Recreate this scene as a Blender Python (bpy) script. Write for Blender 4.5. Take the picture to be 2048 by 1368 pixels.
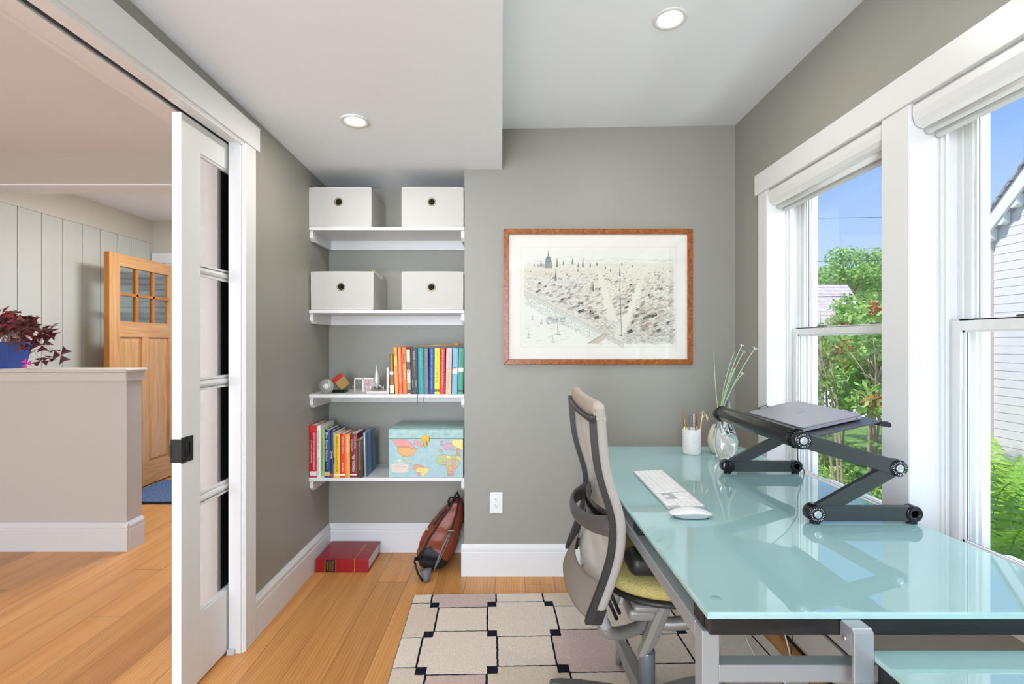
import bpy, bmesh, math, random
from mathutils import Vector, Matrix, noise as mnoise
random.seed(7)
S = bpy.context.scene
for o in list(bpy.data.objects): bpy.data.objects.remove(o)
PI = math.pi
F, CZ, CX, CY = 970.0, 1.26, 1024.0, 686.0
def at(px, py, D):                       # photograph pixel at depth D -> metres
    return ((px-CX)*D/F, D, CZ-(py-CY)*D/F)
# ---------------------------------------------------------------- camera
cd = bpy.data.cameras.new('camera'); cam = bpy.data.objects.new('camera', cd); S.collection.objects.link(cam)
cam.location = (0, 0, CZ); cam.rotation_euler = (PI/2, 0, 0)
cd.sensor_width = 36; cd.lens = F/2048*36; cd.shift_y = 2/2048; cd.clip_start = .02; cd.clip_end = 400
S.camera = cam
S.view_settings.view_transform = 'Standard'; S.view_settings.look = 'None'
S.view_settings.gamma = 1; S.view_settings.use_curve_mapping = False
S.view_settings.exposure = 0.13
# ---------------------------------------------------------------- colours / node helpers
def lin(c):
    if isinstance(c, str): c = [int(c[i:i+2], 16) for i in (0, 2, 4)]
    return tuple(((v/255)/12.92 if v/255 <= .04045 else ((v/255+.055)/1.055)**2.4) for v in c[:3])
class Nd:
    def __init__(s, m): s.t = m.node_tree; s.n = s.t.nodes; s.l = s.t.links
    def new(s, ty, **k):
        n = s.n.new(ty)
        for a, b in k.items(): setattr(n, a, b)
        return n
    def put(s, sock, v):
        if hasattr(v, 'is_output') or isinstance(v, bpy.types.NodeSocket): s.l.new(v, sock)
        elif isinstance(v, (int, float)): sock.default_value = v
        else:
            v = tuple(v)
            try: sock.default_value = v
            except Exception: sock.default_value = v+(1,)
    def math(s, op, a, b=0, c=None):
        n = s.new('ShaderNodeMath', operation=op); s.put(n.inputs[0], a); s.put(n.inputs[1], b)
        if c is not None: s.put(n.inputs[2], c)
        return n.outputs[0]
    def mix(s, f, a, b, mode='MIX'):
        n = s.new('ShaderNodeMix', data_type='RGBA', blend_type=mode); s.put(n.inputs[0], f)
        s.put(n.inputs[6], a); s.put(n.inputs[7], b); return n.outputs[2]
    def ramp(s, f, stops):
        n = s.new('ShaderNodeValToRGB'); e = n.color_ramp.elements
        while len(e) < len(stops): e.new(.5)
        for i, (p, c) in enumerate(stops): e[i].position = p; e[i].color = tuple(c)+(1,)
        s.put(n.inputs[0], f); return n.outputs[0]
    def coord(s, kind='Object'): return s.new('ShaderNodeTexCoord').outputs[kind]
    def noise(s, v, scale, detail=3, rough=.5, dist=0):
        n = s.new('ShaderNodeTexNoise'); s.put(n.inputs['Vector'], v); n.inputs['Scale'].default_value = scale
        n.inputs['Detail'].default_value = detail; n.inputs['Roughness'].default_value = rough; n.inputs['Distortion'].default_value = dist
        return n.outputs[0]
    def mapping(s, v, scale=(1,1,1), loc=(0,0,0), rot=(0,0,0)):
        n = s.new('ShaderNodeMapping'); s.put(n.inputs[0], v); n.inputs[1].default_value = loc; n.inputs[2].default_value = rot; n.inputs[3].default_value = scale
        return n.outputs[0]
    def xyz(s, v):
        n = s.new('ShaderNodeSeparateXYZ'); s.put(n.inputs[0], v); return n.outputs
    def comb(s, x, y, z):
        n = s.new('ShaderNodeCombineXYZ'); s.put(n.inputs[0], x); s.put(n.inputs[1], y); s.put(n.inputs[2], z); return n.outputs[0]
    def bump(s, h, strength=.3, dist=.002):
        n = s.new('ShaderNodeBump'); n.inputs['Strength'].default_value = strength; n.inputs['Distance'].default_value = dist
        s.put(n.inputs['Height'], h); return n.outputs[0]
def M(name, col, rough=.6, metal=0, coat=0, spec=.5, var=0, vscale=8, bump=0, bscale=200, bdist=.001, emit=None, estr=0, alpha=1, trans=0, ior=1.5, sss=0):
    m = bpy.data.materials.new(name); m.use_nodes = True; N = Nd(m); b = N.n['Principled BSDF']
    c = lin(col); b.inputs['Base Color'].default_value = c+(1,)
    b.inputs['Roughness'].default_value = rough; b.inputs['Metallic'].default_value = metal
    b.inputs['Coat Weight'].default_value = coat; b.inputs['Specular IOR Level'].default_value = spec
    b.inputs['IOR'].default_value = ior; b.inputs['Transmission Weight'].default_value = trans
    b.inputs['Alpha'].default_value = alpha
    co = N.coord('Object')
    n = N.noise(co, vscale, 3)
    k = var if var else .02
    N.put(b.inputs['Base Color'], N.mix(n, tuple(v*(1-k) for v in c), tuple(min(1, v*(1+k)) for v in c)))
    if bump: N.put(b.inputs['Normal'], N.bump(N.noise(co, bscale, 2), bump, bdist))
    if emit: b.inputs['Emission Color'].default_value = lin(emit)+(1,); b.inputs['Emission Strength'].default_value = estr
    m['N'] = 1
    return m
def thin_glass(name, tint=(1,1,1), ior=1.5, boost=1.0):
    m = bpy.data.materials.new(name); m.use_nodes = True; N = Nd(m); N.n.clear()
    o = N.new('ShaderNodeOutputMaterial'); t = N.new('ShaderNodeBsdfTransparent'); g = N.new('ShaderNodeBsdfGlossy')
    t.inputs[0].default_value = tuple(tint)+(1,); g.inputs['Roughness'].default_value = .0
    fr = N.new('ShaderNodeFresnel'); fr.inputs[0].default_value = ior
    mx = N.new('ShaderNodeMixShader'); bf = N.new('ShaderNodeNewGeometry').outputs['Backfacing']
    N.put(mx.inputs[0], N.math('MULTIPLY', fr.outputs[0], N.math('MULTIPLY', N.math('SUBTRACT', 1, bf), boost)))
    N.l.new(t.outputs[0], mx.inputs[1]); N.l.new(g.outputs[0], mx.inputs[2]); N.l.new(mx.outputs[0], o.inputs[0])
    return m
# ---------------------------------------------------------------- world, sun, big lights
SKY_STR = 1.0
w = bpy.data.worlds.new('sky'); S.world = w; w.use_nodes = True; N = Nd(w); N.n.clear()
bg = N.new('ShaderNodeBackground'); wo = N.new('ShaderNodeOutputWorld'); N.l.new(bg.outputs[0], wo.inputs[0])
z = N.xyz(N.coord('Generated'))[2]
N.put(bg.inputs[0], N.ramp(z, [(0, lin('D8E4F4')), (.06, lin('CFE0FA')), (.16, lin('B4D2FB')), (.30, lin('96BEFA')), (.46, lin('76A9F7')), (1, lin('5590EE'))]))
bg.inputs[1].default_value = SKY_STR
sun = bpy.data.lights.new('sun', 'SUN'); so = bpy.data.objects.new('sun', sun); S.collection.objects.link(so)
sun.energy = 4.6; sun.angle = math.radians(2); sun.color = (1, .96, .9)
so.rotation_euler = Vector((.50, .25, -.83)).to_track_quat('-Z', 'Y').to_euler()
def area(name, loc, aim, sx, sy, energy, col=(1,1,1)):
    l = bpy.data.lights.new(name, 'AREA'); o = bpy.data.objects.new(name, l); S.collection.objects.link(o)
    l.shape = 'RECTANGLE'; l.size = sx; l.size_y = sy; l.energy = energy; l.color = col
    o.location = loc; o.rotation_euler = (Vector(aim)-Vector(loc)).to_track_quat('-Z', 'Y').to_euler(); return o
# added fill lamps in place of unseen windows, plus extra sky and bounce light
area('rear_fill_light', (-.66, -2.3, 1.35), (.1, 2, 1.7), .84, 2.0, 98, (.84, .95, 1.08))  # added fill lamp behind the camera, in place of unseen windows
area('adjoining_room_fill', (-2.5, -2.2, 1.3), (-3.0, 3, 1.5), 2.0, 1.6, 96, (.84, .93, 1.08))  # added fill lamp for the adjoining room, whose windows are unseen
area('entry_fill_light', (-2.1, 3.75, 2.425), (-2.2, 3.7, 0), .45, .45, 30, (.97, .98, 1))  # added fill lamp; the entry has no modelled ceiling fixture
area('window_bounce_fill', (1.74, 1.15, .25), (.3, 1.2, 2.5), 1.3, .5, 25, (.97, 1, .98))  # added upward lamp imitating ground bounce, brightens the ceiling
area('window_sky_fill_near', (2.3, .9, 2.3), (.4, 1.0, .6), 1.0, 1.0, 22, (.95, .97, 1))  # added lamp outside the glass, topping up the sky light
area('window_sky_fill_far', (2.3, 2.0, 2.3), (.4, 1.6, .6), .8, 1.0, 12, (.95, .97, 1))  # added lamp strengthening the sky light through the far window
# ---------------------------------------------------------------- mesh builder
class MB:
    def __init__(s): s.v = []; s.f = []; s.m = []; s.sm = []
    def add(s, vs, fs, mi=0, smooth=False):
        b = len(s.v); s.v += [tuple(p) for p in vs]
        for f in fs: s.f.append(tuple(b+i for i in f)); s.m.append(mi); s.sm.append(smooth)
        return s
    def box(s, x0, x1, y0, y1, z0, z1, mi=0):
        return s.hexa([(x0,y0,z0),(x1,y0,z0),(x1,y1,z0),(x0,y1,z0),(x0,y0,z1),(x1,y0,z1),(x1,y1,z1),(x0,y1,z1)], mi)
    def hexa(s, v, mi=0):
        return s.add(v, [(3,2,1,0),(4,5,6,7),(0,1,5,4),(1,2,6,5),(2,3,7,6),(3,0,4,7)], mi)
    def rbox(s, x0, x1, y0, y1, z0, z1, r=.004, seg=2, mi=0, mat=None):
        bm = bmesh.new(); bmesh.ops.create_cube(bm, size=1)
        for v in bm.verts: v.co = Vector(((x0+x1)/2+v.co.x*(x1-x0), (y0+y1)/2+v.co.y*(y1-y0), (z0+z1)/2+v.co.z*(z1-z0)))
        r = min(r, .49*min(abs(x1-x0), abs(y1-y0), abs(z1-z0)))
        bmesh.ops.bevel(bm, geom=bm.edges[:], offset=r, segments=seg, profile=.5, affect='EDGES')
        bmesh.ops.recalc_face_normals(bm, faces=bm.faces[:])
        big = set(sorted(range(len(bm.faces)), key=lambda i: -(bm.faces.ensure_lookup_table() or bm.faces[i].calc_area()))[:6])
        bm.verts.index_update(); vs = [(mat @ v.co if mat else v.co) for v in bm.verts]; b0 = len(s.v); s.v += [tuple(p) for p in vs]
        for i, f in enumerate(bm.faces): s.f.append(tuple(b0+v.index for v in f.verts)); s.m.append(mi); s.sm.append(i not in big)
        bm.free(); return s
    def poly(s, pts, mi=0): return s.add(pts, [tuple(range(len(pts)))], mi)
    def prism(s, pts, off, mi=0, smooth=False):       # planar outline extruded by the vector off
        n = len(pts); off = Vector(off); q = [Vector(p)+off for p in pts]
        s.add(list(pts)+q, [tuple(range(n))[::-1], tuple(range(n, 2*n))], mi)
        s.add(list(pts)+q, [(i, (i+1) % n, n+(i+1) % n, n+i) for i in range(n)], mi, smooth); return s
    def lathe(s, prof, c=(0,0,0), seg=32, mi=0, mat=None, close=True, smooth=True):   # prof [(r,z)]
        vs = []; fs = []
        for r, zz in prof:
            for k in range(seg):
                a = 2*PI*k/seg; p = Vector((r*math.cos(a), r*math.sin(a), zz))
                vs.append((mat @ p if mat else p)+Vector(c))
        for i in range(len(prof)-1):
            for k in range(seg):
                a, b = i*seg+k, i*seg+(k+1) % seg; fs.append((a, b, b+seg, a+seg))
        s.add(vs, fs, mi, smooth)
        if close:
            if prof[0][0] > 1e-5: s.add(vs[:seg], [tuple(range(seg))[::-1]], mi)
            if prof[-1][0] > 1e-5: s.add(vs[-seg:], [tuple(range(seg))], mi)
        return s
    def cyl(s, p, q, r, seg=24, mi=0, r2=None):
        p, q = Vector(p), Vector(q); d = q-p; R = d.to_track_quat('Z', 'Y').to_matrix().to_4x4()
        return s.lathe([(r, 0), (r if r2 is None else r2, d.length)], p, seg, mi, R)
    def tube(s, pts, r, seg=10, mi=0, flat=None, caps=True):      # r number or list; flat=(a,b,up) elliptical section
        pts = [Vector(p) for p in pts]; n = len(pts); vs = []; up0 = None
        for i, p in enumerate(pts):
            t = (pts[min(i+1, n-1)]-pts[max(i-1, 0)]).normalized()
            if flat: u = Vector(flat[2])
            elif up0 is None: u = Vector((0,0,1)) if abs(t.z) < .9 else Vector((1,0,0))
            else: u = up0
            u = (u-t*u.dot(t)).normalized(); up0 = u; v = t.cross(u)
            ri = r[i] if isinstance(r, (list, tuple)) else r
            a, b = (flat[0]*ri, flat[1]*ri) if flat else (ri, ri)
            for k in range(seg):
                g = 2*PI*k/seg; vs.append(p+u*(math.cos(g)*b)+v*(math.sin(g)*a))
        fs = [(i*seg+k, i*seg+(k+1) % seg, (i+1)*seg+(k+1) % seg, (i+1)*seg+k) for i in range(n-1) for k in range(seg)]
        s.add(vs, fs, mi, True)
        if caps: s.add(vs[:seg], [tuple(range(seg))[::-1]], mi); s.add(vs[-seg:], [tuple(range(seg))], mi)
        return s
    def grid(s, fn, nu, nv, mi=0, smooth=True):
        vs = [fn(i/nu, j/nv) for i in range(nu+1) for j in range(nv+1)]
        fs = [(i*(nv+1)+j, (i+1)*(nv+1)+j, (i+1)*(nv+1)+j+1, i*(nv+1)+j+1) for i in range(nu) for j in range(nv)]
        return s.add(vs, fs, mi, smooth)
    def build(s, name, mats, parent=None, bevel=0, smooth=None, solid=0, subd=0, **tags):
        me = bpy.data.meshes.new(name); org = Vector((0,0,0))
        if parent is not None: org = ORG[parent.name]
        me.from_pydata([tuple(Vector(p)-org) for p in s.v], [], s.f)
        me.polygons.foreach_set('material_index', s.m)
        me.polygons.foreach_set('use_smooth', [bool(x) if smooth is None else smooth for x in s.sm])
        for m in (mats if isinstance(mats, (list, tuple)) else [mats]): me.materials.append(m)
        bm = bmesh.new(); bm.from_mesh(me); bmesh.ops.remove_doubles(bm, verts=bm.verts, dist=1e-6)
        if not tags.pop('raw', 0): bmesh.ops.recalc_face_normals(bm, faces=bm.faces)
        bm.to_mesh(me); bm.free()
        o = bpy.data.objects.new(name, me); S.collection.objects.link(o)
        if parent is not None: o.parent = parent; ORG[o.name] = org
        else: ORG[o.name] = Vector((0,0,0))
        if subd: d = o.modifiers.new('s', 'SUBSURF'); d.levels = d.render_levels = subd
        if solid: d = o.modifiers.new('t', 'SOLIDIFY'); d.thickness = solid; d.offset = 0
        if bevel:
            d = o.modifiers.new('b', 'BEVEL'); d.width = bevel; d.segments = 2; d.limit_method = 'ANGLE'; d.angle_limit = math.radians(40); d.harden_normals = False
        for k, v in tags.items(): o[k] = v
        return o
ORG = {}
def thing(name, label, cat, loc, group=None):
    o = bpy.data.objects.new(name, None); S.collection.objects.link(o); o.empty_display_size = .05
    o.location = loc; ORG[o.name] = Vector(loc); o['label'] = label; o['category'] = cat
    if group: o['group'] = group
    return o
def tag(o, label, cat, group=None, kind=None):
    if label: o['label'] = label
    if cat: o['category'] = cat
    if group: o['group'] = group
    if kind: o['kind'] = kind
    return o
def struct(name, mb, mats, bevel=0, label=None, **k):
    o = mb.build(name, mats, None, bevel, **k); o['kind'] = 'structure'
    if label: o['label'] = label; o['category'] = name.split('_')[0]
    return o
def boxs(*bs):
    b = MB()
    for x in bs: b.box(*x)
    return b
def text(parent, body, org, ux, uy, w_, h_, mat, name='lettering', spacing=1.0, fit=True, depth=.0003):
    """letters in the plane org + ux,uy (unit vectors), centred on org, squeezed into w_ x h_"""
    cu = bpy.data.curves.new(name, 'FONT'); cu.body = body; cu.align_x = 'CENTER'; cu.resolution_u = 2; cu.space_character = spacing
    tmp = bpy.data.objects.new('tmp', cu); S.collection.objects.link(tmp)
    dg = bpy.context.evaluated_depsgraph_get(); me = bpy.data.meshes.new_from_object(tmp.evaluated_get(dg)); bpy.data.objects.remove(tmp)
    if not me.vertices: return None
    xs = [v.co.x for v in me.vertices]; ys = [v.co.y for v in me.vertices]
    cx, cy = (min(xs)+max(xs))/2, (min(ys)+max(ys))/2; sx = w_/(max(xs)-min(xs)); sy = h_/(max(ys)-min(ys))
    if not fit: sx = sy = min(sx, sy)
    ux, uy, org = Vector(ux), Vector(uy), Vector(org)-ORG[parent.name]
    for v in me.vertices: v.co = org+ux*((v.co.x-cx)*sx)+uy*((v.co.y-cy)*sy)
    me.name = name; me.materials.clear(); me.materials.append(mat)
    o = bpy.data.objects.new(name, me); S.collection.objects.link(o); o.parent = parent; ORG[o.name] = ORG[parent.name]
    return o
DOWN, RIGHT, UPV = (0,0,-1), (1,0,0), (0,0,1)
# ---------------------------------------------------------------- materials
def wall_paint(name, col, rough=.5):
    m = M(name, col, rough, spec=.3, var=.015, vscale=3, bump=.08, bscale=350, bdist=.0006); return m
m_wall = wall_paint('taupe_wall_paint', (156,154,144), .42)
m_ceil = wall_paint('white_ceiling_paint', (240,245,250), .6)
m_trim = M('white_trim_paint', (228,228,226), .32, spec=.45, var=.01)
m_beige = wall_paint('beige_wall_paint', (210,204,192), .5)
m_hallceil = wall_paint('cream_ceiling_paint', (232,236,240), .6)
m_plank = M('grey_green_panel_paint', (206,208,201), .22, spec=.5, var=.02, vscale=2)
m_groove = M('panel_groove_dark', (88,88,82), .7)
m_dark = M('pocket_shade_mat_rim', (20,20,22), .8)  # painted shade of the door pocket, and the doormat rim
m_blackm = M('black_matte', (24,24,26), .45)
m_steel = M('satin_silver_steel', (176,181,184), .36, metal=.5, bump=.03, bscale=900, bdist=.0003)
m_glassw = thin_glass('window_pane_glass')
m_white = M('white_plastic', (238,238,236), .3)
def oak():
    m = bpy.data.materials.new('oak_floor_planks'); m.use_nodes = True; N = Nd(m); b = N.n['Principled BSDF']
    x, y, zz = N.xyz(N.coord('Object')); W_, L_ = .155, 1.7
    u = N.math('DIVIDE', N.math('ADD', x, 10.008), W_); i = N.math('FLOOR', u)
    wn = N.new('ShaderNodeTexWhiteNoise', noise_dimensions='1D'); N.put(wn.inputs['W'], i)
    yy = N.math('ADD', N.math('DIVIDE', y, L_), N.math('MULTIPLY', wn.outputs[0], 7.3)); j = N.math('FLOOR', yy)
    w2 = N.new('ShaderNodeTexWhiteNoise', noise_dimensions='2D'); N.put(w2.inputs['Vector'], N.comb(i, j, 0))
    r = w2.outputs[0]
    gv = N.comb(N.math('MULTIPLY', x, 1.0), N.math('ADD', N.math('MULTIPLY', y, .07), N.math('MULTIPLY', r, 9)), N.math('MULTIPLY', r, 31))
    cath = N.noise(gv, 9, 4, .55, 1.2)
    wv = N.new('ShaderNodeTexWave', wave_type='BANDS', bands_direction='X'); N.put(wv.inputs['Vector'], N.comb(x, N.math('ADD', N.math('MULTIPLY', y, .12), N.math('MULTIPLY', r, 5)), r))
    wv.inputs['Scale'].default_value = 22; wv.inputs['Distortion'].default_value = 9; wv.inputs['Detail'].default_value = 2; wv.inputs['Detail Scale'].default_value = .6
    fine = N.noise(N.comb(N.math('MULTIPLY', x, 60), N.math('MULTIPLY', y, 2.2), r), 4, 3, .7)
    c = N.ramp(cath, [(.25, lin('C27E42')), (.5, lin('DE9E5A')), (.75, lin('EDB272'))])
    c = N.mix(.22, c, N.ramp(wv.outputs[0], [(0, lin('B07038')), (.5, lin('E2A25E')), (1, lin('EEB678'))]))
    c = N.mix(N.math('MULTIPLY', N.math('SUBTRACT', 1, fine), .28), c, lin('A87038'))
    c = N.mix(1, c, N.ramp(r, [(0, (.82,.80,.78)), (.5, (1,1,1)), (1, (1.1,1.07,1.02))]), 'MULTIPLY')
    # knots
    vo = N.new('ShaderNodeTexVoronoi'); N.put(vo.inputs['Vector'], N.comb(N.math('MULTIPLY', x, 1.0), N.math('MULTIPLY', y, .55), 0)); vo.inputs['Scale'].default_value = 1.55
    kn = N.math('LESS_THAN', N.math('ADD', vo.outputs['Distance'], N.math('MULTIPLY', N.noise(N.coord('Object'), 60, 2), .02)), .026)
    c = N.mix(N.math('MULTIPLY', kn, .8), c, lin('3A2412'))
    fu = N.math('FRACT', u); fy = N.math('FRACT', yy)
    g1 = N.math('LESS_THAN', N.math('MINIMUM', fu, N.math('SUBTRACT', 1, fu)), .007)
    g2 = N.math('LESS_THAN', N.math('MINIMUM', fy, N.math('SUBTRACT', 1, fy)), .0009)
    g = N.math('MAXIMUM', g1, g2); c = N.mix(N.math('MULTIPLY', g, .75), c, lin('5A3818'))
    N.put(b.inputs['Base Color'], c)
    N.put(b.inputs['Roughness'], N.math('ADD', .25, N.math('MULTIPLY', fine, .16)))
    N.put(b.inputs['Normal'], N.bump(N.math('SUBTRACT', N.math('MULTIPLY', fine, .25), g), .25, .0015))
    b.inputs['Specular IOR Level'].default_value = .42
    return m
m_oak = oak()
def wood(name, c1, c2, axis='Z', rough=.35, scale=12):
    m = bpy.data.materials.new(name); m.use_nodes = True; N = Nd(m); b = N.n['Principled BSDF']
    sc = {'X': (.08,1,1), 'Y': (1,.08,1), 'Z': (1,1,.08)}[axis]
    n = N.noise(N.mapping(N.coord('Object'), sc), scale*3, 4, .6, .8); f = N.noise(N.mapping(N.coord('Object'), tuple(v if v < 1 else 8 for v in sc)), scale*5, 2)
    N.put(b.inputs['Base Color'], N.mix(N.math('MULTIPLY', f, .35), N.ramp(n, [(.3, lin(c1)), (.7, lin(c2))]), lin(c1)))
    b.inputs['Roughness'].default_value = rough; return m
m_firz = wood('fir_door_wood', 'C68B4E', 'E0B27C', 'Z'); m_firy = wood('fir_door_rail_wood', 'C68B4E', 'E0B27C', 'Y')
m_fire = wood('fir_door_edge_wood', 'B06A20', 'C98436', 'Z')
def burl():
    m = bpy.data.materials.new('burl_frame_wood'); m.use_nodes = True; N = Nd(m); b = N.n['Principled BSDF']; co = N.coord('Object')
    n = N.noise(co, 22, 5, .7, 3); v = N.noise(co, 120, 3, .7, 2)
    c = N.ramp(n, [(.3, lin('6E3410')), (.5, lin('A35A1C')), (.68, lin('C67E2E'))]); c = N.mix(N.math('MULTIPLY', v, .6), c, lin('7A3F14'))
    N.put(b.inputs['Base Color'], c); b.inputs['Roughness'].default_value = .25; return m
m_burl = burl()
# ================================================================ ROOM SHELL
XL, XR, YB, YC, XC = -1.107, 1.212, 2.635, 2.935, -.258
def zc(y): return 2.203+.04*(2.635-y)               # the lower, faintly sloping ceiling
struct('floor', boxs((-5.2, 1.36, -2.6, 5.0, -.06, 0)), m_oak)
struct('wall_back', boxs((XC, 1.36, YB, 3.1, 0, 2.62)), m_wall)
struct('wall_closet', boxs((-1.26, XC, YC, 3.1, 0, 2.62)), m_wall)
lw = MB()
lw.box(-1.145, XL, 1.985, YC, 0, 2.62); lw.box(-1.145, XL, -2.6, 1.985, 2.12, 2.62)
struct('wall_left', lw, m_wall)
lw = MB(); lw.box(-1.26, -1.196, 1.985, YC, 0, 2.62); lw.box(-1.26, -1.196, -2.6, 1.985, 2.10, 2.62); lw.box(-1.26, XL, -2.6, .15, 0, 2.10)
struct('wall_adjoining', lw, m_beige)
struct('wall_pocket_painted_shade', boxs((-1.1959,-1.1945,1.99,2.93,0,2.11),(-1.1465,-1.1451,1.99,2.93,0,2.11),(-1.1945,-1.1465,2.925,2.93,0,2.11)), m_dark)  # dark sheets added inside the door pocket to paint in its shade
# ceilings
zl = lambda y: zc(y)
c = MB(); c.hexa([(-1.2,-2.6,zl(-2.6)),(.02,-2.6,zl(-2.6)),(-.048,YC+.02,zl(YC)),(-1.2,YC+.02,zl(YC)),
        (-1.2,-2.6,2.62),(.02,-2.6,2.62),(-.048,YC+.02,2.62),(-1.2,YC+.02,2.62)])
# cut the closet-to-wall portion: the slab only runs past the back wall over the closet
c = MB(); e = lambda y: -.054+(YB-y)*.0224
c.hexa([(-1.16,-2.6,zl(-2.6)),(e(-2.6),-2.6,zl(-2.6)),(e(YB),YB,zl(YB)),(-1.16,YB,zl(YB)),(-1.16,-2.6,2.6),(e(-2.6),-2.6,2.6),(e(YB),YB,2.6),(-1.16,YB,2.6)])
c.hexa([(-1.16,YB,zl(YB)),(XC,YB,zl(YB)),(XC,YC,zl(YC)),(-1.16,YC,zl(YC)),(-1.16,YB,2.6),(XC,YB,2.6),(XC,YC,2.6),(-1.16,YC,2.6)])
struct('ceiling_low', c, m_ceil)
c = MB(); c.hexa([(-.06,-2.6,2.44),(1.36,-2.6,2.445),(1.36,YB,2.445),(-.06,YB,2.423),(-.06,-2.6,2.6),(1.36,-2.6,2.6),(1.36,YB,2.6),(-.06,YB,2.6)])
struct('ceiling_high', c, m_ceil)
# window wall: openings Y .70-1.456 (near) and 1.565-2.27 (far), z .62-2.0
ZS, ZH = .62, 1.99
r_ = boxs((XR, 1.40, -2.6, YB, 0, ZS), (XR, 1.40, -2.6, YB, ZH, 2.62), (XR, 1.40, -2.6, .70, ZS, ZH), (XR, 1.40, 1.475, 1.545, ZS, ZH), (XR, 1.40, 2.285, YB, ZS, ZH))
struct('wall_right', r_, m_wall)
struct('wall_rear', boxs((-5.2, -4.6, -2.75, -2.6, 0, 2.62), (-1.8,-1.2,-2.75,-2.6,0,2.62), (-5.2, 1.4, -2.75, -2.6, 2.35, 2.62), (-5.2, 1.4, -2.75, -2.6, 0, .62)), m_beige)
# baseboards
def baseb(name, x0, y0, x1, y1, nx, ny, h, t=.018):
    """board against the wall from (x0,y0) to (x1,y1); (nx,ny) points into the room"""
    b = MB(); prof = [(0,0),(t,0),(t,h-.045),(t*.8,h-.040),(t*.8,h-.034),(t,h-.030),(t*.95,h-.018),(t*.55,h-.008),(t*.3,h),(0,h)]
    b.prism([(x0+nx*p, y0+ny*p, q) for p, q in prof], (x1-x0, y1-y0, 0)); return struct(name, b, m_trim)
baseb('baseboard_left', XL, 2.06, XL, YC, 1, 0, .172); baseb('baseboard_closet', XL, YC, XC, YC, 0, -1, .172)
baseb('baseboard_back', XC-.016, YB, 1.212, YB, 0, -1, .170); baseb('baseboard_closet_side', XC, YB, XC, YC, -1, 0, .170)
# ---- pocket door trim
T = MB()
T.hexa([(-1.115,-2.0,2.088),(-1.082,-2.0,2.088),(-1.082,2.084,2.079),(-1.115,2.084,2.079),(-1.115,-2.0,2.232),(-1.082,-2.0,2.232),(-1.082,2.084,2.180),(-1.115,2.084,2.180)])
struct('trim_1', T, m_trim, bevel=.002)
struct('trim_2', boxs((-1.115, -1.087, 1.978, 2.060, 0, 2.079)), m_trim, bevel=.002)                  # side casing
j = boxs((-1.150, -1.100, 1.966, 1.986, 0, 2.079), (-1.100, -1.092, 1.972, 1.990, 0, 2.079)); struct('trim_3', j, m_trim, bevel=.0015)   # split jamb, room side
j = boxs((-1.266, -1.194, 1.966, 1.986, 0, 2.085), (-1.29, -1.262, 1.975, 2.06, 0, 2.085)); struct('trim_4', j, M('shaded_jamb_beige', (190,183,174), .4), bevel=.0015)  # far-side jamb: shade on the trim painted in as beige
j = boxs((-1.150, -1.090, -2.0, 1.972, 2.072, 2.125), (-1.266, -1.194, -2.0, 1.972, 2.085, 2.125), (-1.102,-1.092,-2.0,1.972,2.064,2.074)); struct('trim_5', j, m_trim, bevel=.0015)   # head jamb
struct('trim_6', boxs((-1.29,-1.264,-2.0,2.06,2.085,2.20)), m_trim)
tr = MB(); tr.box(-1.192,-1.152,.0,2.9,2.118,2.122); tr.box(-1.192,-1.189,.0,2.9,2.09,2.118); tr.box(-1.155,-1.152,.0,2.9,2.09,2.118)
t_ = tr.build('door_track', M('aluminium_track', (150,155,158), .35, metal=.7)); tag(t_, 'aluminium sliding track in the head of the pocket doorway', 'door track')
# ================================================================ POCKET DOOR
pd = thing('pocket_door', 'white sliding pocket door with four glass panes and black flush pull', 'door', (-1.17, 2.1, .005))
x0, x1, y0, y1, zb, zt = -1.188, -1.155, 1.693, 2.50, .012, 2.068
rows = [(.256, .662), (.696, 1.091), (1.123, 1.516), (1.546, 1.963)]
b = boxs((x0,x1,y0,y0+.105,zb,zt), (x0,x1,y1-.105,y1,zb,zt), (x0,x1,y0+.105,y1-.105,zb,.256), (x0,x1,y0+.105,y1-.105,1.963,zt)); b.build('door_frame', m_trim, pd, .0015)
for a, q in ((.662,.696),(1.091,1.123),(1.516,1.546)):
    b = MB(); b.prism([(x0+.004,y0+.105,a),(x1-.012,y0+.105,a),(x1-.003,y0+.105,a+.008),(x1,y0+.105,(a+q)/2),(x1-.003,y0+.105,q-.008),(x1-.012,y0+.105,q),(x0+.004,y0+.105,q)], (0, y1-y0-.21, 0)); b.build('muntin', m_trim, pd)
for a, q in rows: boxs((-1.1735,-1.1695,y0+.104,y1-.104,a-.002,q+.002)).build('glass_pane', m_glassw, pd)
b = MB()
for a, q in rows:
    for (u0,u1,v0,v1) in ((y0+.105,y0+.113,a,q),(y1-.113,y1-.105,a,q),(y0+.105,y1-.105,a,a+.008),(y0+.105,y1-.105,q-.008,q)): b.box(-1.169,-1.160,u0,u1,v0,v1)
b.build('glazing_bead', m_trim, pd, .001)
m_bronze = M('black_bronze_hardware', (46,43,42), .38, metal=.6)
b = MB(); b.rbox(-1.1555,-1.1525,y0-.001,y0+.062,.838,.928,.0012); b.box(-1.191,-1.1535,y0-.003,y0,.842,.924)
h = b.build('flush_pull', m_bronze, pd)
b = MB()
for k in range(24):                     # raised rim of the oval finger cup
    pass
rim = [( -1.1515, y0+.032+.011*math.cos(a), .883+(.019 if math.sin(a) > 0 else -.019)+.011*math.sin(a)) for a in [2*PI*k/24 for k in range(25)]]
b.tube(rim, .0016, 6); b.build('finger_cup', m_bronze, h)
MB().box(-1.1925,-1.187,y0-.0045,y0-.0005,.862,.905).build('edge_latch', M('edge_latch_black', (12,12,12), .4), h)
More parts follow.
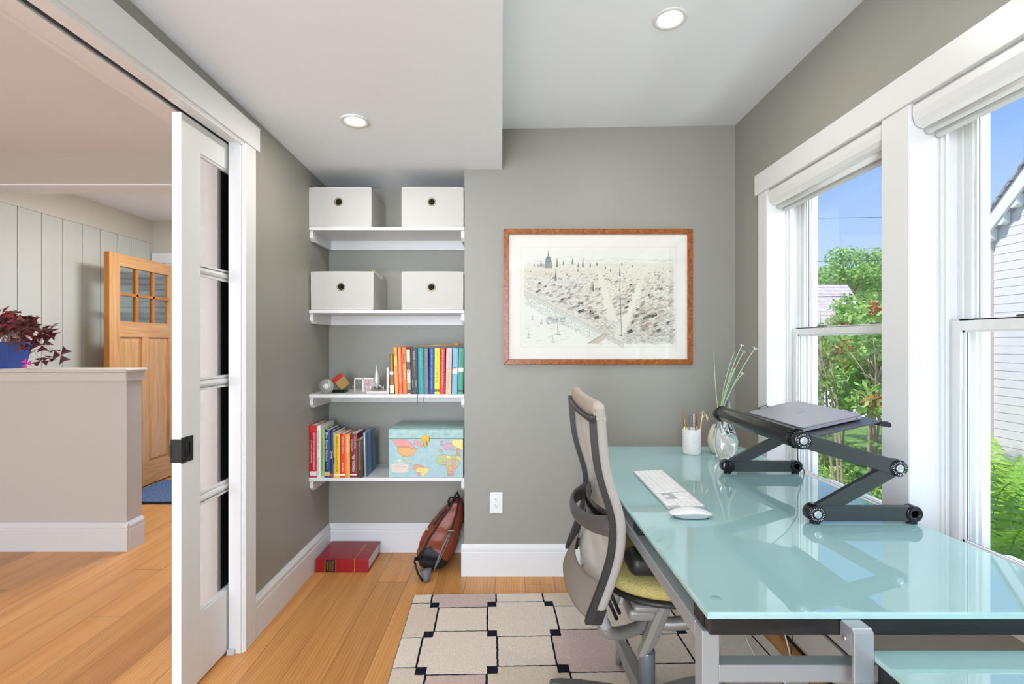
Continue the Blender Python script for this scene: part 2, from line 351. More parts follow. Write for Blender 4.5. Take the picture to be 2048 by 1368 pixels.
b = MB(); b.rbox(-1.150,-1.120,1.952,1.968,0,.022,.003); g_ = b.build('floor_guide', M('worn_guide_plastic', (205,203,200), .5)); tag(g_, 'small white floor guide at the foot of the sliding door jamb', 'door guide')
# ================================================================ ADJOINING ROOM
struct('ceiling_adjoining', boxs((-5.2,-1.2,-2.6,3.05,2.415,2.62)), m_hallceil)
struct('ceiling_entry', boxs((-5.2,-1.2,3.05,5.0,2.44,2.62)), m_ceil)
struct('wall_beam', boxs((-5.2,-1.26,2.95,3.125,2.228,2.42)), wall_paint('tan_beam_paint', (186,178,162), .5))
struct('trim_7', boxs((-5.2,-1.26,2.949,3.126,2.220,2.2279)), m_hallceil)
struct('wall_outer', boxs((-5.35,-5.2,-2.7,5.0,0,2.62)), m_beige)
pw = boxs((-5.2,-2.34,2.945,3.065,0,1.075)); struct('wall_half_height', pw, wall_paint('beige_half_wall_paint', (204,199,189), .45))
cap = MB(); cap.rbox(-5.2,-2.318,2.915,3.09,1.080,1.104,.009,3); cap.box(-5.2,-2.33,2.928,3.08,1.03,1.080)
struct('trim_8', cap, m_beige)
baseb('baseboard_half_wall', -5.2, 2.945, -2.34+.016, 2.945, 0, -1, .172); baseb('baseboard_half_wall_end', -2.34, 2.945, -2.34, 3.065, 1, 0, .172)
# panelled side wall of the entry
XP = -3.48; seams = [3.08,3.245,3.413,3.589,3.757,3.931,4.10,4.276,4.444,4.63,4.69]
b = MB(); b.box(XP-.12,XP-.008,2.9,4.9,0,2.44,1)
for a, q in zip(seams[:-1], seams[1:]): b.rbox(XP-.010,XP,a+.002,q-.002,0,2.222,.002,1,0)
b.box(XP-.008,XP+.004,3.05,4.69,2.222,2.44,2)
struct('wall_panelled', b, [m_plank, m_groove, m_beige])
b = boxs((-3.6,-3.24,4.69,4.84,0,2.44), (-2.36,-1.2,4.69,4.84,0,2.44), (-3.24,-2.36,4.69,4.84,2.05,2.44)); struct('wall_entry', b, wall_paint('grey_beige_entry_paint', (196,190,176), .5))
struct('trim_9', boxs((-3.47,-2.26,4.665,4.69,2.03,2.125), (-3.34,-3.24,4.67,4.69,0,2.03), (-2.36,-2.26,4.67,4.69,0,2.03)), m_trim, bevel=.002)
# open front door
fd = thing('front_door', 'varnished fir front door standing open, six small panes above two panels', 'door', (-3.232, 4.25, .01))
dx0, dx1, dy0, dy1, dz0, dz1 = -3.254, -3.21, 3.868, 4.66, .012, 1.992
b = MB()
b.box(dx0,dx1,dy0,dy0+.105,dz0,dz1,0); b.box(dx0,dx1,4.545,dy1,dz0,dz1,0); b.box(dx0,dx1,4.21,4.285,.20,1.31,0)
b.box(dx0,dx1,dy0+.105,4.545,1.893,dz1,1); b.box(dx0,dx1,dy0+.105,4.545,1.31,1.438,1); b.box(dx0,dx1,dy0+.105,4.545,dz0,.20,1)
b.box(dx0-.001,dx1-.002,dy0-.001,dy0+.001,dz0,dz1,2)
b.build('door_frame', [m_firz, m_firy, m_fire], fd, .002)
for q0, q1 in ((dy0+.105,4.21),(4.285,4.545)):
    b = MB(); b.box(dx0+.012,dx1-.016,q0,q1,.20,1.31); i_ = .035
    b.add([(dx1-.016,q0+.012,.212),(dx1-.016,q1-.012,.212),(dx1-.016,q1-.012,1.298),(dx1-.016,q0+.012,1.298),(dx1-.004,q0+i_,.235),(dx1-.004,q1-i_,.235),(dx1-.004,q1-i_,1.275),(dx1-.004,q0+i_,1.275)],[(0,1,5,4),(1,2,6,5),(2,3,7,6),(3,0,4,7),(4,5,6,7)])
    b.build('raised_panel', m_firz, fd)
b = MB(); gy = [3.973, 4.164, 4.355, 4.545]; gz = [1.438, 1.665, 1.893]
for yv in gy[1:3]: b.box(dx0+.006,dx1-.004,yv-.012,yv+.012,1.438,1.893)
b.box(dx0+.006,dx1-.004,3.973,4.545,1.653,1.677); b.build('window_grille', m_fire, fd, .003)
for a in range(3):
    for q in range(2): boxs((dx0+.018,dx0+.022,gy[a]+(.012 if a else 0),gy[a+1]-(.012 if a < 2 else 0),gz[q]+(.012 if q else 0),gz[q+1]-(0 if q else .012))).build('glass_pane', thin_glass('door_pane_glass', (.85,.9,.88), 1.5, 2.2) if a+q == 0 else bpy.data.materials['door_pane_glass'], fd)
# doormat
def pile(name, c1, c2, sc=90, bump=1, bd=.006):
    m = bpy.data.materials.new(name); m.use_nodes = True; N = Nd(m); bb = N.n['Principled BSDF']; co = N.coord('Object')
    n = N.noise(co, sc, 3, .7); N.put(bb.inputs['Base Color'], N.ramp(n, [(.3, lin(c1)), (.7, lin(c2))])); bb.inputs['Roughness'].default_value = .95; bb.inputs['Specular IOR Level'].default_value = .1
    N.put(bb.inputs['Normal'], N.bump(n, bump, bd)); return m
b = MB(); b.rbox(-3.16,-2.35,3.80,4.40,.009,.020,.004); b.rbox(-3.18,-2.33,3.785,4.415,.001,.009,.003,1,1)
dm = b.build('doormat', [pile('blue_doormat_pile', '3A4E6E', '7E98BC'), m_dark]); dm.location.z = 0
tag(dm, 'blue looped doormat with dark rim below the open wooden door', 'doormat')
# purple plant on the half wall
pp = thing('potted_plant', 'dark purple shamrock plant in a blue pot on the half-wall cap', 'plant', (-3.115, 3.0, 1.104))
b = MB(); prof = [(.085,0),(.088,.004),(.125,.17),(.133,.172),(.136,.186),(.124,.186),(.118,.17)]
b.lathe([(r*.88, z_*.88) for r, z_ in prof], (-3.115, 3.0, 1.1045), 4, 0, Matrix.Rotation(PI/4, 4, 'Z'), smooth=False); b.build('pot', M('blue_glazed_pot', (44,74,150), .3), pp, .003)
MB().lathe([(.0,.14),(.08,.14)], (-3.115,3.0,1.1045), 16).build('soil', M('potting_soil', (50,38,30), .95), pp)
rs = random.Random(3); lf = MB(); st = MB(); fl = MB()
def tri_leaf(mb, c, nrm, size, mi=0, rot=None):
    nrm = Vector(nrm).normalized(); u = nrm.orthogonal().normalized(); v = nrm.cross(u); r0 = rs.random()*6.3 if rot is None else rot
    for k in range(3):
        a = r0+k*2.094; d = u*math.cos(a)+v*math.sin(a); e_ = u*math.cos(a+PI/2)+v*math.sin(a+PI/2)
        p0 = Vector(c); p1 = p0+d*size*.9+e_*size*.62-nrm*size*.18; p2 = p0+d*size*.78-nrm*size*.05; p3 = p0+d*size*.9-e_*size*.62-nrm*size*.18
        mb.add([p0,p1,p2,p3],[(0,1,2),(0,2,3)],mi)
tips = []
for k in range(64):
    a = rs.uniform(0, 2*PI); R_ = rs.uniform(.04,.24); hh = .33-.9*(R_)**1.35*rs.uniform(.7,1.2)+rs.uniform(-.05,.03)
    tips.append((-3.04+R_*1.0*math.cos(a), 3.0+.55*R_*math.sin(a)-.05, 1.104+max(.05, hh)))
for p_ in ((68,640),(8,655),(90,668),(98,672),(110,700),(122,710),(96,716),(80,722),(60,690),(70,700),(40,675),(84,690)): tips.append(at(p_[0]+rs.uniform(-2,2), p_[1], 2.93+rs.uniform(-.03,.05)))
tips = [t for t in tips if t[2] > 1.13 and t[1] > 2.80]
for t in tips:
    c0 = Vector((-3.10+rs.uniform(-.05,.05), 3.0+rs.uniform(-.05,.05), 1.27)); t = Vector(t); mid = (c0+t)/2+Vector((0,0,.06))
    st.tube([c0, mid, t], .0012, 4, caps=False); tri_leaf(lf, t, (rs.uniform(-.5,.5), -1+rs.uniform(-.2,.9), rs.uniform(.2,1)), rs.uniform(.036,.056), rs.choice((0,0,0,1)))
lf.build('leaves', [M('purple_leaf', (74,26,32), .5, var=.3, vscale=30), M('red_purple_leaf', (132,40,42), .5, var=.3, vscale=30)], pp)
st.build('stems', M('pink_stem', (190,140,120), .5), pp)
tri_leaf(fl, at(52,727,2.9), (.2,-1,.1), .03, 0, .4); fl.build('pink_flower', M('magenta_petal', (225,40,150), .5), pp)
# ================================================================ WINDOWS
m_vinyl = M('white_window_sash', (226,227,224), .3, spec=.5); m_ext = M('exterior_white_trim', (232,234,236), .5)
m_gask = M('blue_grey_gasket', (96,110,124), .6)
def window(n, ya, yb):
    """double-hung window between ya and yb; jambs, two sashes, sill"""
    root = thing('window_%d' % n, ('far' if n == 1 else 'near')+' double-hung window with white sashes and roller shade', 'window', (1.30, (ya+yb)/2, .66)); root['kind'] = 'structure'
    b = boxs((1.1935,1.42,ya-.012,ya,.655,1.99), (1.1935,1.42,yb,yb+.012,.655,1.99), (1.1935,1.42,ya,yb,1.978,1.99))
    b.build('jamb', m_trim, root, .001)
    b = boxs((1.192,1.305,ya,yb,.618,.660)); b.hexa([(1.305,ya,.618),(1.50,ya,.60),(1.50,yb,.60),(1.305,yb,.618),(1.305,ya,.645),(1.50,ya,.622),(1.50,yb,.622),(1.305,yb,.645)]); b.build('window_sill', m_trim, root, .002)
    st_ = MB()
    for s_, y in ((1, ya), (-1, yb)):      # ribbed jamb liners / stops each side
        for (xa, xb, d) in ((1.283,1.292,.006),(1.292,1.300,.012),(1.300,1.306,.006),(1.338,1.345,.014),(1.352,1.356,.006),(1.362,1.366,.006),(1.380,1.388,.013)):
            st_.box(xa, xb, min(y, y+s_*d), max(y, y+s_*d), .65, 1.978)
    st_.build('jamb_liner', m_vinyl, root)
    def sash(nm, xa, xb, z0, z1, w_, bot, top):
        f = boxs((xa,xb,ya+.004,ya+w_,z0,z1), (xa,xb,yb-w_,yb-.004,z0,z1), (xa,xb,ya+w_,yb-w_,z0,z0+bot), (xa,xb,ya+w_,yb-w_,z1-top,z1)).build(nm, m_vinyl, root, .002)
        g0 = (xa+xb)/2
        m2 = MB()
        for (u0,u1,v0,v1) in ((ya+w_,ya+w_+.006,z0+bot,z1-top),(yb-w_-.006,yb-w_,z0+bot,z1-top),(ya+w_,yb-w_,z0+bot,z0+bot+.006),(ya+w_,yb-w_,z1-top-.006,z1-top)):
            m2.box(xa+.010,xa+.017,u0,u1,v0,v1,0); m2.box(g0,g0+.004,u0,u1,v0,v1,1)
        m2.build('glazing_bead', [m_trim, m_gask], f)
        boxs((g0+.001,g0+.003,ya+w_,yb-w_,z0+bot,z1-top)).build('glass_pane', m_glassw, f)
    sash('lower_sash', 1.306, 1.338, .648, 1.327, .040, .034, .030)
    sash('upper_sash', 1.346, 1.378, 1.297, 1.975, .036, .030, .040)
    b = MB()
    for k in (.28, .72): b.rbox(1.314,1.334,ya+(yb-ya)*k-.022,ya+(yb-ya)*k+.022,1.327,1.335,.003)
    b.build('sash_lock', M('sash_lock_dark', (60,60,60), .4), root)
    b = boxs((1.40,1.425,ya-.10,ya+.012,.56,2.06), (1.40,1.425,yb-.012,yb+.10,.56,2.06), (1.40,1.425,ya,yb,1.975,2.06)); b.build('outside_casing', m_ext, root, .002)
    # roller shade cassette rolled up under the head
    rsn = thing('roller_shade', ('far' if n == 1 else 'near')+' white roller shade rolled up under the window head', 'roller shade', (1.23, (ya+yb)/2, 1.94), 'rolled-up roller shades')
    prof = [(1.256,1.976),(1.205,1.976),(1.200,1.968),(1.1985,1.945),(1.202,1.922),(1.212,1.908),(1.228,1.902),(1.256,1.902)]
    b = MB(); b.prism([(x, ya+.004, zz) for x, zz in prof], (0, yb-ya-.008, 0), 0, False); b.build('cassette', m_trim, rsn, .001)
    b = MB(); b.cyl((1.245,ya+.008,1.898),(1.245,yb-.008,1.898),.013,20); b.build('fabric_roll', M('shade_fabric', (232,232,230), .7), rsn)
    b = MB(); b.prism([(1.262,ya+.010,1.900),(1.290,ya+.010,1.893),(1.292,ya+.010,1.888),(1.272,ya+.010,1.872),(1.262,ya+.010,1.880)], (0, yb-ya-.02, 0)); b.build('hem_bar', M('shade_hem_grey', (196,197,194), .5), rsn)
window(1, 1.565, 2.27); window(2, .70, 1.456)
# casings on the room side
h = MB(); h.rbox(1.186,1.213,-.2,2.374,1.977,2.076,.002,1); struct('trim_10', h, m_trim)
c = MB(); c.rbox(1.192,1.213,2.271,2.350,.62,1.977,.002,1); struct('trim_11', c, m_trim)
c = MB(); c.rbox(1.192,1.213,1.456,1.565,.62,1.977,.002,1); struct('trim_12', c, m_trim)
c = MB(); c.rbox(1.192,1.213,.60,.70,.62,1.977,.002,1); struct('trim_13', c, m_trim)
c = MB(); c.rbox(1.175,1.213,.55,2.38,.632,.655,.004,2); c.rbox(1.194,1.213,.60,2.35,.56,.632,.002,1); struct('trim_14', c, m_trim)
# long low heater along the window wall
ht = thing('baseboard_heater', 'cream baseboard heater with black louvre slots below the windows', 'heater', (1.18, 1.4, 0))
m_heat = M('cream_enamel', (214,207,196), .4); b = MB()
b.prism([(1.211,.2,.01),(1.160,.2,.03),(1.150,.2,.05),(1.150,.2,.165),(1.156,.2,.172),(1.211,.2,.172)], (0, 2.3, 0)); b.build('enclosure', m_heat, ht)
b = MB(); b.prism([(1.211,.2,.188),(1.163,.2,.183),(1.163,.2,.19),(1.175,.2,.215),(1.211,.2,.222)], (0, 2.3, 0)); b.build('top_cover', m_heat, ht)
boxs((1.168,1.211,.22,2.48,.170,.19),(1.17,1.2,.2,2.5,.0,.03)).build('louvre_slot', m_blackm, ht)
# outlet
ot = thing('wall_outlet', 'white double wall outlet plate on the taupe wall below the picture', 'outlet', (-.085, 2.633, .387))
ox, oz = (992.6-CX)*.002716, 1.26-(1005-CY)*.002716
b = MB(); b.rbox(ox-.035,ox+.035,2.6275,2.6352,oz-.057,oz+.057,.003); b.build('cover_plate', m_white, ot)
b = MB(); b.rbox(ox-.0165,ox+.0165,2.6255,2.629,oz-.033,oz+.033,.001,1); rc = b.build('receptacle', m_white, ot)
b = MB()
for s_ in (1,-1):
    zc_ = oz+s_*.0165+.004; b.box(ox-.0075,ox-.0055,2.625,2.6258,zc_-.004,zc_+.004); b.box(ox+.0055,ox+.007,2.625,2.6258,zc_-.0035,zc_+.0035); b.cyl((ox,2.6258,zc_-.009),(ox,2.625,zc_-.009),.0024,10)
b.build('slots', m_blackm, rc)
m_screw = M('screw_grey', (190,190,188), .4)
for s_ in (1,-1): b = MB(); b.cyl((ox,2.628,oz+s_*.048),(ox,2.6268,oz+s_*.048),.0028,10); b.build('screw', m_screw, ot)
# recessed ceiling lights
def can(x, y, zz, lab):
    t = thing('recessed_light', lab, 'ceiling light', (x, y, zz), 'recessed ceiling lights')
    b = MB(); b.lathe([(.060,.004),(.0605,-.002),(.058,-.0045),(.050,-.004),(.041,-.0005),(.040,.004)], (x,y,zz), 48, close=False); b.build('trim_ring', m_trim, t)
    b = MB(); b.lathe([(.0,.0),(.0405,.0)], (x,y,zz), 40, close=False); b.build('lens', M('led_lens', (255,252,244), .5, emit='FFFBF0', estr=6), t)
    l = bpy.data.lights.new('downlight', 'AREA'); l.shape = 'DISK'; l.size = .07; l.energy = 4; l.color = (1,.95,.88); o = bpy.data.objects.new('downlight', l); S.collection.objects.link(o); o.location = (x, y, zz-.008)
# the two cans: recess the ceilings by small dark-free pockets
can(-.68, 2.10, zc(2.10)-.004, 'recessed ceiling light in the low ceiling above the closet shelves')
can(.571, 1.753, 2.4325-.001, 'recessed ceiling light in the high ceiling nearer the windows')
# ================================================================ CLOSET SHELVES
def shelf(zt, zb, lab):
    t = thing('wall_shelf', lab, 'shelf', (-.68, 2.79, zb), 'white closet shelves')
    b = MB(); b.rbox(XL+.0005, XC-.0015, 2.640, 2.934, zb, zt, .0015, 1); b.build('board', m_trim, t)
    boxs((XL+.02, XC-.02, 2.915, 2.934, zb-.056, zb)).build('back_cleat', m_trim, t, .001)
    for x0_, x1_ in ((XL+.0005, XL+.020), (XC-.020, XC-.0015)):
        b = MB(); b.prism([(x0_,2.652,zb),(x0_,2.652,zb-.040),(x0_,2.672,zb-.057),(x0_,2.934,zb-.056),(x0_,2.934,zb)], (x1_-x0_,0,0)); b.build('side_cleat', m_trim, t, .001)
ZSH = [(1.891,1.874),(1.4397,1.4225),(.981,.9615),(.5264,.507)]
for (a, q), l in zip(ZSH, ('white closet shelf under the ceiling, topmost, holding two storage boxes','white closet shelf second from the top, holding two storage boxes','white closet shelf holding the cookbooks and silver rocket','lowest white closet shelf, holding mixed books and the map chest')): shelf(a, q, l)
k0 = .0027216                                    # metres per pixel at the shelf fronts
# storage boxes
m_canvas = M('white_canvas_box', (198,195,189), .8, bump=.15, bscale=500, bdist=.0004); m_grom = M('brass_grommet', (150,138,110), .35, metal=.7); m_hole = M('grommet_hole_dark', (14,13,14), .9)
def storage(px0, px1, ytop, zb, dep, grx, gry, lab, sag=0):
    xa, xb = (px0-CX)*k0, (px1-CX)*k0; zt = CZ-(ytop-CY)*k0
    t = thing('storage_box', lab, 'storage box', ((xa+xb)/2, 2.66+dep/2, zb+.0005), 'white fabric storage boxes')
    ya, yb = 2.648, 2.648+dep; b = MB(); e_ = .004
    # open-topped walls with slightly bowed rims
    def rim(u): return -sag*(2*u-1)**2
    def front(yy, xa_, xb_):
        def fn(u, v): return (xa_+(xb_-xa_)*u, yy, zb+.0005+(zt-zb+rim(u))*v)
        return fn
    xs_ = [xa+(xb-xa)*i/8 for i in range(9)]
    out = [(x, ya, zt+rim(i/8)) for i, x in enumerate(xs_)]
    b.prism([(xa,ya,zb+.0005),(xb,ya,zb+.0005)]+out[::-1], (0,e_,0))
    b.prism([(xa,yb-e_,zb+.0005),(xb,yb-e_,zb+.0005),(xb,yb-e_,zt-.012),(xa,yb-e_,zt-.012)], (0,e_,0))
    for xx in (xa, xb-e_): b.prism([(xx,ya+e_,zb+.0005),(xx,yb-e_,zb+.0005),(xx,yb-e_,zt-.012),(xx,(ya+yb)/2,zt-.020-sag),(xx,ya+e_,zt-sag)], (e_,0,0))
    b.box(xa+e_,xb-e_,ya+e_,yb-e_,zb+.0005,zb+.004); b.build('body', m_canvas, t, .0015)
    s_ = MB()
    s_.tube([(xa,ya-.0006,zb+.002),(xa,ya-.0006,zt-sag)], .0014, 5); s_.tube([(xb,ya-.0006,zb+.002),(xb,ya-.0006,zt-sag)], .0014, 5)
    s_.tube([(p[0],ya+.001,p[2]) for p in out], .0020, 6); s_.tube([(xa,ya-.0004,zb+.006),(xb,ya-.0004,zb+.006)], .0012, 5); s_.build('piping', M('canvas_piping', (236,232,224), .7), t)
    gx, gz_ = (grx-CX)*k0, CZ-(gry-CY)*k0; R_ = Matrix.Rotation(PI/2, 4, 'X')
    g = MB(); g.lathe([(.016,0),(.0165,.0015),(.021,.002),(.0235,.0005),(.0235,0)], (gx,ya,gz_), 32, 0, R_, close=False); gr = g.build('grommet', m_grom, t)
    g = MB(); g.lathe([(0,.0004),(.0165,.0004)], (gx,ya,gz_), 28, 0, R_, close=False); g.build('hole', m_hole, gr)
    return xa, xb, zt
storage(617.5, 741.5, 374.5, 1.891, .275, 676, 403, 'white canvas storage box at left on the topmost shelf', .001)
storage(803, 926.5, 373.5, 1.891, .265, 863, 403, 'white canvas storage box at right on the topmost shelf', .003)
storage(621, 745.5, 543, 1.4397, .275, 681, 573.5, 'white canvas storage box at left on the second shelf, coloured files peeping out', .001)
storage(803, 926, 543, 1.4397, .265, 862.5, 574, 'white canvas storage box at right on the second shelf', .0015)
for i, (pxx, y0_, zt_, hx, nm) in enumerate(((741,2.70,1.668,'E8D23C','yellow'),(744.5,2.72,1.662,'D8A59A','pink'),(748,2.76,1.662,'EDEBE6','white'))):
    xx = -.776+i*.0045; f_ = boxs((xx,xx+.0022,2.70,2.88,1.4455,zt_)).build('file_folder', M(nm+'_card', lin_ if False else tuple(int(hx[k:k+2],16) for k in (0,2,4)), .7)); tag(f_, nm+' file folder edge standing up in the second-shelf storage box', 'folder', 'file folders in the storage box')
# ================================================================ BOOKS
m_page = M('book_pages', (232,226,212), .8)
PAL = {}
def C(hx, rough=.4):
    if (hx, rough) not in PAL: PAL[(hx, rough)] = M('cover_'+str(len(PAL)), tuple(int(hx[k:k+2],16) for k in (0,2,4)), rough)
    return PAL[(hx, rough)]
def book(pa, pb, ptop, zb, dep, col, lab, group, texts=(), bands=(), lean=0.0, y0=2.645, cat='book', cover=None):
    """upright book: spine between pixels pa..pb at the foot, top at ptop, lean = shift of the top towards -x in metres"""
    xa, xb = (pa-CX)*k0, (pb-CX)*k0; zt = CZ-(ptop-CY)*k0; zb += .0006; H_ = zt-zb
    t = thing('book', lab, cat, ((xa+xb)/2, y0+dep/2, zb), group)
    def P(x, y, z): return (x-lean*(z-zb)/H_, y, z)
    def hx(b, x0, x1, y0_, y1_, z0, z1, mi=0): b.hexa([P(x0,y0_,z0),P(x1,y0_,z0),P(x1,y1_,z0),P(x0,y1_,z0),P(x0,y0_,z1),P(x1,y0_,z1),P(x1,y1_,z1),P(x0,y1_,z1)], mi)
    th = .0018; b = MB()
    hx(b, xa+.0002, xa+th, y0+.002, y0+dep, zb, zt); hx(b, xb-th, xb-.0002, y0+.002, y0+dep, zb, zt)
    n = 6; w_ = xb-xa
    arc = [(xa+.0002+(w_-.0004)*i/n, y0+.002-.002*math.sin(PI*i/n)) for i in range(n+1)]; inn = [(x, y+.003) for x, y in arc[::-1]]
    b.add([P(x,y,zb) for x,y in arc+inn]+[P(x,y,zt) for x,y in arc+inn], [tuple(range(2*n+2))[::-1], tuple(range(2*n+2,4*n+4))]+[(i,(i+1)%(2*n+2),(i+1)%(2*n+2)+2*n+2,i+2*n+2) for i in range(2*n+2)])
    ms = [C(cover or col)]
    for i_, (z0f, z1f, hc) in enumerate(bands):
        ms.append(C(hc)); hx(b, xa+.0004, xb-.0004, y0-.0006-.0001*i_, y0+.0015, zb+H_*z0f, zb+H_*z1f, len(ms)-1)
    b.build('cover', ms, t, .0004)
    b = MB(); hx(b, xa+th, xb-th, y0+.005, y0+dep-.004, zb+.002, zt-.003); b.build('pages', m_page, t)
    for body, f0, f1, uw, hc, off in texts:      # f0..f1 fraction from the top, uw share of the width, off -.5...5
        zc_ = zt-H_*(f0+f1)/2; xc_ = (xa+xb)/2+off*w_-lean*(zc_-zb)/H_
        d = Vector((lean/H_, 0, -1)).normalized(); text(t, body, (xc_, y0-.0011, zc_), d, Vector((-d.z,0,d.x)), H_*(f1-f0), w_*uw, C(hc), 'title')
    return t
G4 = 'books on the lowest shelf'; G3 = 'cookbooks on the third shelf'
q = lambda c: 600+c/9.772
z4, z3 = ZSH[3][0], ZSH[2][0]
book(q(180),q(320),851,z4,.185,'C01E24','bright red hardback with white spine lettering, leftmost on the lowest shelf',G4,
     [("AMERICA'S TEST KITCHEN TWENTIETH ANNIVERSARY",.14,.86,.20,'F4EFEA',.10),('TV SHOW COOKBOOK',.28,.73,.16,'F4EFEA',-.24)],[(.03,.115,'F1D9D4'),(.86,1,'D8262A')])
book(q(322),q(394),852,z4,.200,'EDEAE8','white hardback with pink lettering between the red and green books',G4,
     [('TO THE LAST BITE',.09,.46,.42,'B5566A',0),('ALEXIS DEB',.60,.95,.38,'C9868F',0)])
book(q(396),q(468),859.5,z4,.165,'9DBB72','light green paperback beside the white hardback',G4,[("THE NEW PORTLAND, MAINE, CHEF'S TABLE",.17,.84,.42,'1E2A18',0)],[(.0,.03,'C9D6A8')])
book(q(470),q(578),860.5,z4,.175,'1D3A66','navy blue hardback with large white lettering beside the green book',G4,[('Blue Zones Kitchen',.05,.66,.46,'E8EAEE',-.05),('Buettner',.70,.84,.18,'E8EAEE',0)],[(.03,.12,'C9B98A')],cover='1A355E')
book(q(581),q(644),862,z4,.165,'17406F','narrow dark blue book with an orange square at its foot',G4,[('Drink',.43,.60,.6,'F2F2F2',0)],[(.02,.08,'E5562A')])
book(q(646),q(663),865,z4,.170,'E9E6DE','thin cream book squeezed between the blue and yellow ones',G4,[],[(.30,.45,'3A3A34')])
book(q(665),q(771),868.5,z4,.150,'E8BE27','yellow paperback with black lettering on the lowest shelf',G4,[('THE RIDE OUT',.04,.34,.36,'2A241A',0),('JAMES A. MCCABE',.60,.87,.30,'2A241A',0),('a novel from the coast',.36,.57,.2,'5A4A20',0)],[(.03,.08,'F3E6B8')])
book(q(774),q(880),868,z4,.150,'D93A28','tomato red book with cream lettering beside the yellow paperback',G4,[('THE ONE POT COOKBOOK',.06,.46,.26,'F6EBDD',0),('EASY MEALS',.66,.88,.26,'F6EBDD',0)],[(.04,.08,'F6EBDD')])
book(q(882),q(968),869.5,z4,.150,'EFA02E','orange book titled in pale letters beside the tomato red book',G4,[('meatless',.05,.42,.55,'F9E6A8',0)],[])
book(q(970),q(1108),867.5,z4,.150,'7A1C26','thick maroon book with large white lettering on the lowest shelf',G4,[('KRISTIN',.08,.36,.28,'D9A7A0',.2),('HANNAH',.13,.40,.28,'D9A7A0',-.2),('THE WOMEN',.47,.86,.36,'F2E9E2',0)],[(.05,.075,'F2E9E2')])
book(q(1112),q(1213),878.5,z4,.140,'3A2C1A','short dark brown book with gold edges beside the maroon book',G4,[('HENRY AUGUSTUS HUNTER',.04,.80,.34,'C9963C',0)],[(.0,.99,'3A2C1A')],cover='B07A2C')
# leaning tablet in a pleated blue case
tb = thing('tablet', 'tablet in a pleated blue folding case, leaning at the end of the lowest-shelf books', 'tablet', (-.62, 2.75, z4))
xt, yt = (1215/9.772+600-CX)*k0, 2.66; R_ = Matrix.Translation((xt+.004, 2.655, z4+.0012)) @ Matrix.Rotation(-.035, 4, 'Y') @ Matrix.Rotation(.30, 4, 'Z')
R_ = Matrix.Translation((xt+.009, 2.652, z4+.0006)) @ Matrix.Rotation(-.022, 4, 'Y')
b = MB(); b.rbox(0,.0075,0,.185,.0,.242,.003,2,0,R_); b.build('tablet_body', M('tablet_silver', (196,198,200), .3, metal=.5), tb)
cs = MB()
for i, (u0,u1) in enumerate(((0,.045),(.047,.092),(.094,.139),(.141,.186))):
    cs.rbox(.0082,.0112,u0,u1,.001,.240,.0012,1,i % 2,R_)
cs.rbox(-.003,-.0004,0,.187,0,.243,.001,1,1,R_); cs.build('folding_case', [M('slate_blue_case', (92,120,152), .6), M('pale_blue_case', (118,146,176), .6)], tb)
q = lambda c: 760+c/9.772
def cook(a, b_, top, lean, dep, col, lab, texts=(), bands=(), **k): return book(q(a), q(b_), 680+top/9.772, z3, dep, col, lab, G3, texts, bands, lean*k0, **k)
cook(192,270,285,2.0,.19,'8C6A3C','brown library book with white stickers, leftmost of the cookbook row',[('THE ENCHANTED KITCHEN',.03,.42,.35,'C9A86A',0)],[(.02,.22,'E4E8F0'),(.49,.57,'F0F0F0')])
cook(290,355,138,3.4,.19,'F0A422','yellow-orange paperback beside the brown library book',[('GOOD FOOD EVERY DAY',.10,.8,.3,'D9701E',0)],[(.02,.55,'EE9A1C'),(.6,.8,'F4C63A')])
cook(362,438,138,3.2,.19,'E8683E','salmon-orange book with pale lettering in the cookbook row',[('BAREFOOT CONTESSA AT HOME',.05,.74,.42,'F6D9C0',0)])
cook(444,526,140,2.9,.19,'EE7A20','bright orange cookbook with brown title next to the patterned one',[('MAKE',.14,.34,.5,'5A2A10',-.05),('IT AHEAD',.38,.70,.5,'F8E6C8',.05)])
cook(530,600,183,2.2,.18,'D9D4C4','white cookbook spine with leafy green picture band',[('KITCHEN',.30,.52,.6,'7A3A28',0)],[(.02,.1,'33352E'),(.12,.25,'8FA07A'),(.55,.72,'3F4A34')])
cook(602,742,160,1.4,.20,'1B1A18','thick black cookbook titled in white and copper letters',[('COOK',.07,.26,.22,'E9E2D4',0),('with',.28,.40,.18,'C99A72',0),('JAMIE',.42,.63,.22,'C07A4C',0),('MY GUIDE TO',.70,.86,.14,'E9E2D4',.22),('BETTER COOK',.70,.86,.14,'E9E2D4',-.22)],[(.04,.07,'3C3A36')])
cook(745,855,160,1.0,.20,'1F8F96','teal hardback next to the thick black cookbook',[('KITCHEN SECRETS',.08,.44,.22,'7FD0CE',0),('ANNA JONES',.60,.86,.2,'7FD0CE',0)])
cook(862,948,162,.8,.19,'67757A','grey hardback with fine pale lettering in the cookbook row',[('JAMIE AT HOME COOKING',.07,.56,.22,'D9CFA0',0),('JAMIE OLIVER',.64,.86,.2,'C9D0D2',0)])
cook(958,1050,158,-.4,.19,'1748A2','royal blue cookbook with light lettering, beside the grey one',[("JAMIE'S 30 MINUTE MEALS",.04,.88,.34,'7FC0E8',0)])
cook(1060,1160,158,-.5,.19,'F2DE1C','bright yellow cookbook with black lettering',[('JAMIE OLIVER',.07,.38,.18,'2A2A14',0),('ULTIMATE VEG',.41,.76,.36,'2A2A14',0)],[(.05,.1,'5A5420')])
cook(1166,1262,158,-1.1,.19,'D8232A','red cookbook with white lettering between the yellow and beige ones',[("JAMIE'S 15-MINUTE MEALS",.04,.86,.34,'F6E6E0',0)])
